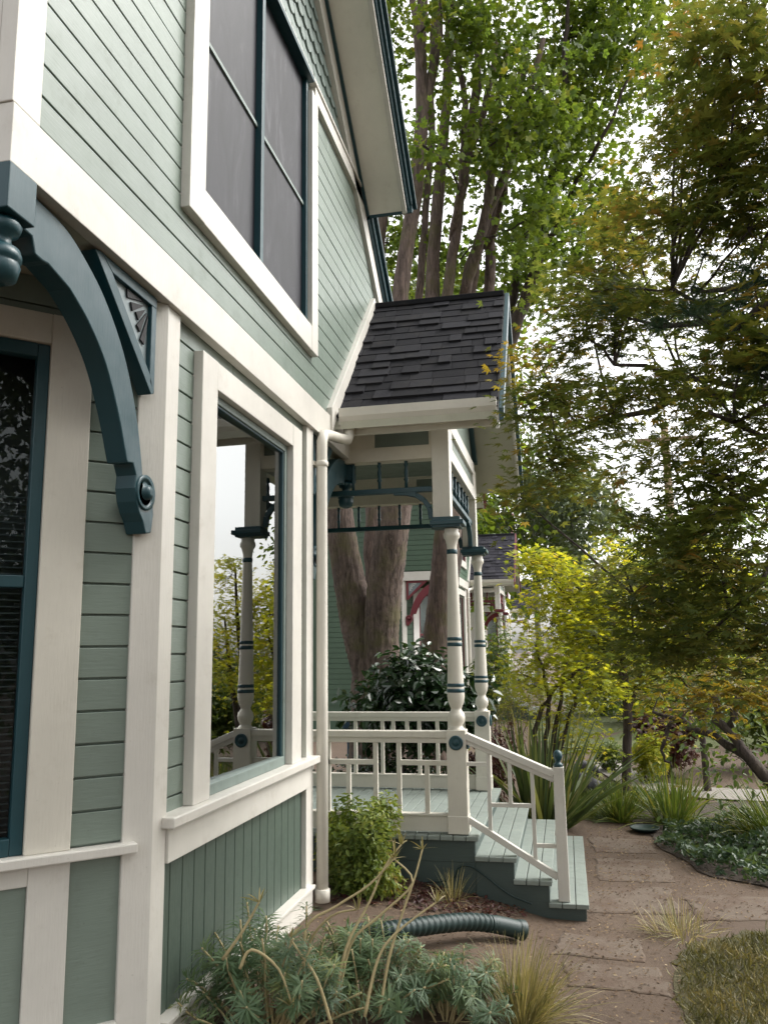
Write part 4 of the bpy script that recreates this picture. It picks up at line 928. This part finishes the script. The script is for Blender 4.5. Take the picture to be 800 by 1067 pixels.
# green leafy tangle at right
shrub('garden_hedge', 'broad green shrub mass closing the garden behind the bent dark limbs', (3.3, 13.2, .8), (1.2, .7, .9), 6000, .09, OVAL, M['hedge_leaf'])
shrub('garden_hedge', 'tall green shrub mass at the right edge beyond the purplish bush', (5.2, 16.5, 1.2), (1.6, .9, 1.4), 6000, .11, OVAL, M['hedge_leaf'])
shrub('garden_hedge', 'distant low green hedge at the end of the lawn', (2.4, 21, .8), (2.2, .8, .9), 6000, .11, OVAL, M['hedge_leaf'])
t8 = empty('garden_tree', (1.9, 8.2, 0)); tag(t8, 'low green tree with bent dark limbs at the right edge above the trailing plants', 'tree')
mb = MB(); tp = []
for pts in ([(820, 830, 8, 14), (780, 790, 8, 11), (750, 750, 8, 9), (735, 715, 8, 7), (745, 690, 8, 5)], [(780, 790, 8, 9), (730, 760, 8.1, 6), (700, 750, 8.2, 5), (680, 742, 8.3, 3)], [(760, 760, 8, 8), (775, 720, 8, 6), (770, 690, 8, 4)], [(700, 750, 8.2, 5), (690, 785, 8.2, 3), (700, 800, 8.2, 2)]): tp += stem(mb, pts, 8)
mb.build('trunk', M['bark_dark'], t8)
crown(t8, [pxblob(725, 730, 8.2, 40, 30, 9), pxblob(770, 720, 8.2, 40, 40, 12), pxblob(770, 790, 8.4, 50, 30, 12), pxblob(700, 700, 8.6, 40, 30, 5), pxblob(800, 680, 8.4, 40, 60, 12)], .17, 26, .07, OVAL, M['hedge_leaf'], .5, .5, .008, tp)

# ---------------------------------------------------------------- blades: flax, grasses
def blades(name, parent, c, n, length, width, mat, spread=.9, droop=.5, base=.06, lvar=.4, seg=6, lean=None, tmax=1.35):
    V = []; Fs = []; rv = []; o = wloc(parent) if parent is not None else np.zeros(3)
    for i in range(n):
        a = rng.uniform(0, 2*math.pi); tilt = abs(rng.normal(0, spread)); tilt = min(tilt, tmax)
        L = length*rng.uniform(1-lvar, 1+lvar*.5); d = np.array([math.cos(a)*math.sin(tilt), math.sin(a)*math.sin(tilt), math.cos(tilt)])
        if lean is not None: d = d+np.array(lean); d /= np.linalg.norm(d)
        p = np.array([c[0]+math.cos(a)*base*rng.random(), c[1]+math.sin(a)*base*rng.random(), c[2]])
        side = np.cross(d, [0, 0, 1]); side /= np.linalg.norm(side)+1e-6; tw = rng.normal(0, .5); side = side*math.cos(tw)+np.cross(d, side)*math.sin(tw)
        k = len(V); r_ = rng.random(); dr = droop*rng.uniform(.3, 1.4)
        for s in range(seg+1):
            t = s/seg; w = width*(1-t**2.2)*(.6+.4*min(1, t*4))/2+.0004
            V.append(p-side*w-o); V.append(p+side*w-o)
            d = d+np.array([d[0]*.0, d[1]*.0, -dr/seg*1.6*t]); d /= np.linalg.norm(d)
            p = p+d*L/seg
            if p[2] < gz(p[0], p[1])+.006: p[2] = gz(p[0], p[1])+.006; d[2] = abs(d[2])*.1
        for s in range(seg): Fs.append((k+2*s, k+2*s+1, k+2*s+3, k+2*s+2)); rv.append(r_)
    me = bpy.data.meshes.new(name); me.from_pydata([tuple(v) for v in V], [], Fs); me.update()
    at_ = me.attributes.new('rnd', 'FLOAT', 'FACE'); at_.data.foreach_set('value', rv)
    return link_mesh(name, me, mat, parent)
M['flax'] = leafmat('dark_flax_blades', [(0, (.035, .055, .022)), (.6, (.075, .11, .04)), (.9, (.14, .16, .06)), (1, (.28, .25, .14))], .3, .4)
M['grass_green'] = leafmat('arching_grass_blades', [(0, (.045, .08, .018)), (.6, (.10, .145, .03)), (1, (.22, .22, .06))], .35)
M['grass_dry'] = leafmat('straw_grass_blades', [(0, (.12, .13, .045)), (.5, (.27, .24, .11)), (1, (.48, .41, .24))], .3)
M['lawn_blade'] = leafmat('half_dry_lawn_blades', [(0, (.05, .055, .015)), (.5, (.12, .115, .04)), (1, (.24, .20, .09))], .3)
M['euph'] = leafmat('blue_green_spurge_leaves', [(0, (.05, .095, .05)), (.5, (.11, .175, .095)), (.85, (.18, .25, .13)), (1, (.30, .30, .09))], .35)
M['cover'] = leafmat('trailing_leaves', [(0, (.022, .048, .024)), (.6, (.055, .095, .045)), (1, (.11, .15, .06))], .3, .4)
fl = empty('flax_plant', (-.28, 8.75, 0)); tag(fl, 'large spiky dark green flax with sword leaves behind the porch steps', 'plant')
blades('foliage', fl, (-.27, 8.75, .0), 110, 1.12, .046, M['flax'], .55, .45, .22, .35, 7, lean=(.14, -.02, 0), tmax=.85)
def grass(label, c, n, L, w, mat, sp, dr, group=None, base=.08, name='grass_clump', lean=None):
    g = blades(name, None, (c[0], c[1], gz(c[0], c[1])), n, L, w, mat, sp, dr, base, lean=lean); tag(g, label, 'grass', group)
    return g
grass('arching green grass clump beside the foot of the slender yellow maple', (.46, 9.3), 190, .42, .016, M['grass_green'], .7, .9, base=.12)
grass('long green grass flopping over the dark saucer beside the path', (.98, 9.2), 240, .60, .014, M['grass_green'], .9, 1.1, base=.2)
grass('tall tufted grass standing left of the bent dark limbs', (1.15, 9.9), 120, .40, .012, M['olive_leaf'], .5, .6, base=.12)
grass('broad mound of grass spilling from the right edge above the trailing plants', (1.8, 8.5), 380, .6, .013, M['grass_green'], .95, 1.0, base=.25, lean=(-.35, -.2, 0))
grass('straw-coloured fine grass tuft at the front edge of the path', (-.28, 4.28), 560, .35, .0045, M['grass_dry'], .85, 1.0, base=.09, lean=(.15, .1, 0))
grass('small dry straw tuft against the dark step side', (-.80, 5.72), 70, .20, .004, M['grass_dry'], .9, .8, base=.08)
grass('dry grass tuft on the corner of the lawn', (.62, 5.80), 170, .19, .004, M['grass_dry'], 1.5, 1.0, base=.22)
# lawn blades and trailing ground cover (uncountable)
def scatter_cover(name, label, cat, poly, n, hgt, size, proto, mat, up=.5, jit=0, lo_s=.6):
    P = np.array(poly, float); lo = P.min(0); hi = P.max(0); pts = []
    def inside(q):
        c_ = False; j = len(P)-1
        for i in range(len(P)):
            if (P[i][1] > q[1]) != (P[j][1] > q[1]) and q[0] < (P[j][0]-P[i][0])*(q[1]-P[i][1])/(P[j][1]-P[i][1])+P[i][0]: c_ = not c_
            j = i
        return c_
    while len(pts) < n:
        q = lo+(hi-lo)*rng.random(2)
        if inside(q): pts.append(q)
    pts = np.array(pts)+rng.normal(0, jit, (n, 2))
    h = np.array([gz(*q) for q in pts])+hgt*(.5+.5*np.sin(pts[:, 0]*7)*np.cos(pts[:, 1]*6))*rng.random(n)**.6+.012
    C = np.column_stack([pts, h]); NN = rdir(n)+np.array([0, 0, 1])*up*2; YY = rdir(n)+np.array([0, 0, 1.0 if up < 0 else .3])
    o = leaves(name, C, NN, YY, (lo_s+(1.4-lo_s)*rng.random(n)**(1 if lo_s > .5 else 2.2))*size, proto, mat, None, np.clip(.6*rng.random(n)+.4*(.5+.5*np.sin(pts[:, 0]*9+2*np.sin(pts[:, 1]*7))), 0, 1)); tag(o, label, cat, None, 'stuff'); return o
scatter_cover('ground_cover', 'low dark trailing leaves covering the bed right of the path', 'ground cover', [(.72, 8.25), (.95, 7.35), (1.35, 6.9), (3.2, 6.7), (3.4, 8.6), (1.6, 9.2), (.9, 8.9)], 9000, .20, .055, OVAL, M['cover'])
scatter_cover('lawn_grass', 'short thin half-dry grass blades on the lawn', 'grass', [(.48, 3.4), (.49, 4.6), (.55, 5.2), (.64, 5.5), (1.0, 5.75), (1.6, 6.0), (2.4, 5.8), (2.4, 3.4)], 34000, .004, .055, BLADE, M['lawn_blade'], -.2, .035, .35)
scatter_cover('verge_grass', 'short green grass tufts around the boulder', 'grass', [(.2, 9.3), (.7, 9.7), (1.25, 10.5), (.5, 11.4), (.1, 12.2), (-.3, 10.8), (-.1, 9.5)], 7000, .02, .08, BLADE, M['grass_green'], -.2)
M['litter'] = leafmat('dead_leaf_litter', [(0, (.05, .03, .02)), (.5, (.13, .085, .05)), (.85, (.25, .18, .10)), (1, (.36, .29, .19))], .1, .8, .2)
scatter_cover('leaf_litter', 'scattered dead leaves and chips on the bare dirt', 'leaf litter', [(-1.5, 4.2), (-1.5, 5.85), (0, 5.85), (.1, 8.8), (.7, 9.2), (.85, 7.6), (1.6, 6.5), (.6, 5.7), (.44, 4.2)], 3800, .003, .018, OVAL, M['litter'], 1.5)
scatter_cover('bark_chips', 'dark bark chips lying under the light green shrub', 'bark chips', [(-1.5, 5.2), (-1.5, 5.9), (-.3, 5.9), (-.5, 5.6)], 900, .012, .035, OVAL, M['red_leaf'], 1.0)

# ---------------------------------------------------------------- spurge in the foreground
def spurge(label, c, heads, spread, hgt):
    root = empty('spurge_plant', (c[0], c[1], gz(c[0], c[1]))); tag(root, label, 'plant', 'spurge plants in the foreground')
    C = []; NN = []; YY = []; K = []; mb = MB(); g0 = gz(c[0], c[1])
    for i in range(heads):
        a = rng.uniform(0, 2*math.pi); r = spread*rng.random()**.6; top = np.array([c[0]+r*math.cos(a), c[1]+r*math.sin(a)*.8, g0+hgt*(1-.55*(r/spread)**2)*rng.uniform(.45, 1.1)])
        b = np.array([c[0]+.25*r*math.cos(a), c[1]+.25*r*math.sin(a), g0-.02]); P = wander(b, top, 6, .05); mb.tube(P, np.linspace(.006, .004, 7), 5)
        ax = P[-1]-P[-2]; ax /= np.linalg.norm(ax); kk = rng.random(); n = 80
        t = rng.random(n)**.7; pos = np.array(P[3])[None, :]+(top-np.array(P[3]))[None, :]*t[:, None]
        rad = rdir(n); rad -= ax*(rad@ax)[:, None]; rad /= np.linalg.norm(rad, axis=1, keepdims=True)+1e-6
        dirn = rad*(1.0-.55*t[:, None])+ax*(.15+1.0*t[:, None]**2)-np.array([0, 0, .35])*(1-t[:, None])
        C.append(pos); YY.append(dirn); NN.append(ax[None, :]+rad*-.2+rdir(n)*.25); K.append(np.clip(.15+.55*kk+rng.random(n)*.35, 0, .93))
    mb.build('stems', M['stalk'], root)
    leaves('foliage', np.concatenate(C), np.concatenate(NN), np.concatenate(YY), rng.uniform(.048, .088, sum(map(len, C))), SPEAR, M['euph'], root, np.concatenate(K))
    return root
spurge('blue green spurge clump leaning against the panelled skirt of the house', (-1.28, 3.55), 62, .44, .46)
spurge('blue green spurge clump in the middle, carrying the tall dry stalks', (-.98, 3.95), 56, .44, .36)
spurge('lower blue green spurge clump next to the straw-coloured grass', (-.62, 4.12), 44, .38, .29)
stk = [[(330, 1075, 3.7), (372, 960, 3.75), (400, 925, 3.8), (440, 880, 3.85), (485, 838, 3.9)][:0]]
dry = empty('dry_flower_stalks', (-.95, 3.9, gz(-.95, 3.9))); tag(dry, 'pale yellowish bare stalks arching up out of the spurge', 'plant')
for pts in ([(320, 1040, 4.0), (322, 985, 4.0), (345, 955, 4.0), (372, 948, 4.02)], [(350, 1060, 3.95), (365, 985, 4.0), (395, 955, 4.05), (430, 920, 4.1), (410, 895, 4.12)],
            [(320, 1050, 3.9), (318, 970, 3.95), (350, 945, 4.0), (385, 922, 4.05), (412, 893, 4.1)],
            [(345, 1067, 3.9), (360, 990, 3.95), (385, 940, 4.05), (400, 905, 4.1), (418, 880, 4.15)],
            [(395, 1060, 4.0), (405, 1000, 4.05), (420, 950, 4.1), (432, 915, 4.15), (440, 885, 4.2)],
            [(232, 1000, 3.6), (250, 975, 3.6), (262, 955, 3.62), (270, 940, 3.62)],
            [(345, 1067, 3.7), (330, 1020, 3.7), (310, 990, 3.72), (302, 978, 3.72)],
            [(250, 1010, 3.6), (262, 990, 3.62), (290, 1010, 3.65), (305, 1050, 3.65)],
            [(380, 1060, 3.8), (392, 1005, 3.85), (410, 975, 3.9), (455, 940, 4.0)]):
    P = [at(p[0], p[1], p[2]-.32) for p in pts]; Q = []
    for i in range(len(P)-1):
        for k in range(4):
            t = k/4; p0 = P[max(i-1, 0)]; p1, p2 = P[i], P[i+1]; p3 = P[min(i+2, len(P)-1)]
            Q.append(.5*((2*p1)+(-p0+p2)*t+(2*p0-5*p1+4*p2-p3)*t*t+(-p0+3*p1-3*p2+p3)*t**3))
    Q.append(P[-1]); mb = MB().tube(Q, np.linspace(.0070, .0040, len(Q)), 7)
    mb.build('stalk', M['stalk'], dry)
    blades('dry_tip', dry, Q[-1], 9, .07, .007, M['grass_dry'], .9, .6, .006)

# ---------------------------------------------------------------- drain hose, cable, saucer, pavers, boulders, bin
def onz(px, py, z): d = ray(px, py); return d*(z-EYE)/d[2]+np.array([0, 0, EYE])
hp = [onz(368, 974, .27), onz(384, 972, .29), onz(400, 971, .30), onz(430, 967, .28), onz(460, 963, .25), onz(490, 961, .21), onz(518, 964, .16), onz(545, 970, .10)]
hr = empty('drain_hose', hp[0]); tag(hr, 'dark green corrugated drain hose lying on the dirt in front of the steps', 'hose')
Q = smooth_path(hp, 30); mb = MB().tube(Q[:-36], [(.050, .050, .049, .042, .042, .044)[i % 6] for i in range(len(Q)-36)], 18); mb.build('corrugated_pipe', M['hose'], hr)
mb = MB().tube(Q[-40:], [.048]*6+[.050]*24+[.056]*3+[.058]*4+[.060, .058, .045], 18); mb.build('end_coupling', M['hose'], hr)
cb = MB().tube(smooth_path([(-1.05, 5.90, .20), (-.84, 5.915, .22), (-.78, 5.918, .30), (-.70, 5.918, .31), (-.60, 5.915, .25), (-.45, 5.90, .15), (-.30, 5.88, .10)]), .006, 6).build('power_cord', M['hose'])
tag(cb, 'thin black cord looping up the dark side of the steps', 'cord')
ps = MB().lathe([(.10, 0), (.13, .02), (.14, .035), (.13, .035), (.12, .02), (.02, .015)], (.66, 8.75, .012), 26).build('plant_saucer', M['hose']); tag(ps, 'flat black saucer in the long grass beside the path', 'saucer')
def paver(label, c, w, d, rot, th=-.001, group='flat paving stones in the dirt path'):
    P = []
    for a, b in ((-1, -1), (1, -1), (1, 1), (-1, 1)):
        x = a*w/2+random.uniform(-.02, .02); y = b*d/2+random.uniform(-.02, .02)
        P.append(np.array((c[0]+x*math.cos(rot)-y*math.sin(rot), c[1]+x*math.sin(rot)+y*math.cos(rot))))
    P = [tuple(P[i]+(P[(i+1) % 4]-P[i])*(k+.5*(k > 0)*rng.uniform(-.5, .5))/7+rng.normal(0, .011, 2)) for i in range(4) for k in range(7)]
    k = len(P); vs = [(x, y, gz(x, y)-.05) for x, y in P]+[(x, y, gz(x, y)+.003) for x, y in P]+[(c[0]+(x-c[0])*.95, c[1]+(y-c[1])*.95, gz(x, y)+.008) for x, y in P]+[(c[0], c[1], gz(*c)+.009)]
    fs = [(i+r*k, (i+1) % k+r*k, (i+1) % k+(r+1)*k, i+(r+1)*k) for r in (0, 1) for i in range(k)]+[(2*k+i, 2*k+(i+1) % k, 3*k) for i in range(k)]
    o = MB().add(vs, fs).build('paving_stone', M['paver'], None); tag(o, label, 'paving stone', group); return o
paver('square paving stone at the right foot of the steps, under a dust of dirt', (.36, 6.45), .62, .62, .05)
paver('paving stone reaching to the right edge beside the trailing plants', (1.16, 6.35), .85, .50, .12)
paver('paving stone halfway between the steps and the lawn', (.12, 5.45), .50, .42, -.05, .004)
paver('nearest paving stone, beside the straw-coloured grass', (.16, 4.95), .50, .34, .05, .012)
paver('paving stone just past the bottom step', (.44, 7.25), .56, .6, .0)
paver('furthest paving stone, at the grass clump', (.40, 8.1), .55, .6, .08)
def boulder(label, c, r):
    import bmesh
    bm = bmesh.new(); bmesh.ops.create_icosphere(bm, subdivisions=4, radius=1)
    ph = rng.random(6)*6
    for v in bm.verts:
        p = v.co.copy(); k = 1+.16*math.sin(2.3*p.x+ph[0])+.13*math.sin(3.1*p.y+ph[1]+p.z*2)+.07*math.sin(6*p.z+ph[2]+3*p.x)+.05*math.sin(9*p.x+ph[3])*math.cos(8*p.y)
        v.co = Vector((p.x*r[0]*k, p.y*r[1]*k, max(p.z, -.4)*r[2]*k))
    me = bpy.data.meshes.new('boulder'); bm.to_mesh(me); bm.free(); me.polygons.foreach_set('use_smooth', [True]*len(me.polygons))
    o = link_mesh('boulder', me, M['rock'], None); o.location = (c[0], c[1], gz(*c)+r[2]*.3); tag(o, label, 'rock'); return o
boulder('dark grey boulder on the grass behind the newel post', (.13, 10.9), (.24, .2, .19))
boulder('smaller pale grey stone beside the concrete path', (.20, 12.4), (.17, .14, .15))
bb = MB().box(-3.1, -2.55, 11.5, 11.9, .7, .86).box(-3.12, -2.53, 11.48, 11.92, .86, .90).box(-3.05, -2.95, 11.55, 11.65, -.05, .7).box(-2.7, -2.6, 11.55, 11.65, -.05, .7).build('garden_bench', M['nblue'], None, .02); tag(bb, 'blue garden table edge behind the railing beside the downspout', 'table')

# ---------------------------------------------------------------- background trees
M['far_leaf'] = leafmat('pale_far_leaves', [(0, (.07, .10, .06)), (.6, (.12, .16, .09)), (1, (.2, .24, .14))], .4)
def far_tree(label, x, y, h, r, n, size, mat, barkm, cr0=.3, name='background_tree', proto=OVAL, droop=0):
    root = empty(name, (x, y, 0)); tag(root, label, 'tree', 'background trees')
    mb = MB(); tr = wander((x, y, -.1), (x+rng.normal(0, .3), y, h*.92), 8, .02); mb.tube(tr, np.linspace(.035*h**.9*.5, .02, 9), 9)
    blobs = []
    for i in range(14):
        z = h*(cr0+(1-cr0)*rng.random()); k = 1-abs((z/h-cr0)/(1-cr0)-.4)*.9; a = rng.uniform(0, 6.28); rr = r*k*.55
        q = (x+rr*math.cos(a), y+rr*math.sin(a), z); blobs.append((q, (r*.45, r*.45, r*.4), 9)); mb.tube(wander(min(tr, key=lambda p: abs(p[2]-z+.25*h*.4)), q, 4, .05), np.linspace(.02*h*.2, .01, 5), 5)
    mb.build('trunk', barkm, root)
    C, NN, YY, K, SP = sprays(blobs, 0, r*.16, .7, n//126, .3)
    leaves('crown', C, NN, YY, rng.uniform(.7, 1.3, len(C))*size, proto, mat, root, np.clip(K*.6+rng.random(len(C))*.4, 0, 1)); return root
p = at(580, 560, 30)
far_tree('tall pale birch-like tree beyond the far porch roof', at(560, 700, 32)[0], 32, 11, 2.2, 7000, .20, M['far_leaf'], M['bark_pale'])
far_tree('pale airy tree behind the top of the slender yellow maple', at(612, 700, 30)[0], 30, 9.0, 1.9, 6000, .20, M['far_leaf'], M['bark_pale'])
far_tree('bushy green tree across the lawn behind the slender trunk', at(690, 700, 24)[0], 24, 5.0, 2.0, 5000, .18, M['hedge_leaf'], M['bark_dark'], .1)
far_tree('low green tree behind the bent dark limbs', at(760, 700, 20)[0], 20, 5.0, 2.0, 5000, .16, M['hedge_leaf'], M['bark_dark'], .1)
far_tree('round green tree at the end of the lawn', at(628, 700, 24)[0], 24, 2.9, 1.3, 4000, .13, M['hedge_leaf'], M['bark_dark'], .05)
far_tree('tall green tree behind the big maples, left of the fork', at(395, 700, 28)[0], 28, 17, 4.5, 7000, .34, M['hedge_leaf'], M['bark_dark'], .25)
far_tree('tall green tree behind the porch roof ridge', at(480, 700, 30)[0], 30, 16, 4.5, 7000, .34, M['bm_leaf'], M['bark_dark'], .3)
# street side: one tree reflected in bay glass, one unseen, added for shade
far_tree('leafy street tree reflected in the bay window glass', 5.2, -1.6, 7, 2.6, 15000, .13, M['hedge_leaf'], M['bark_dark'], .2)
far_tree('wide leafy tree right of the lawn, unseen, added to shade the house', 4.4, 2.2, 9.0, 3.0, 11000, .16, M['hedge_leaf'], M['bark_dark'], .35)
q = at(697, 516, 26)
up = MB().tube([(q[0], 26, -.2), (q[0], 26, 8.6)], [.15, .11], 10).box(q[0]-.9, q[0]+.9, 25.85, 25.95, 8.0, 8.12).build('utility_pole', M['wood_pole']); tag(up, 'weathered wooden utility pole against the sky behind the dark maple', 'pole')
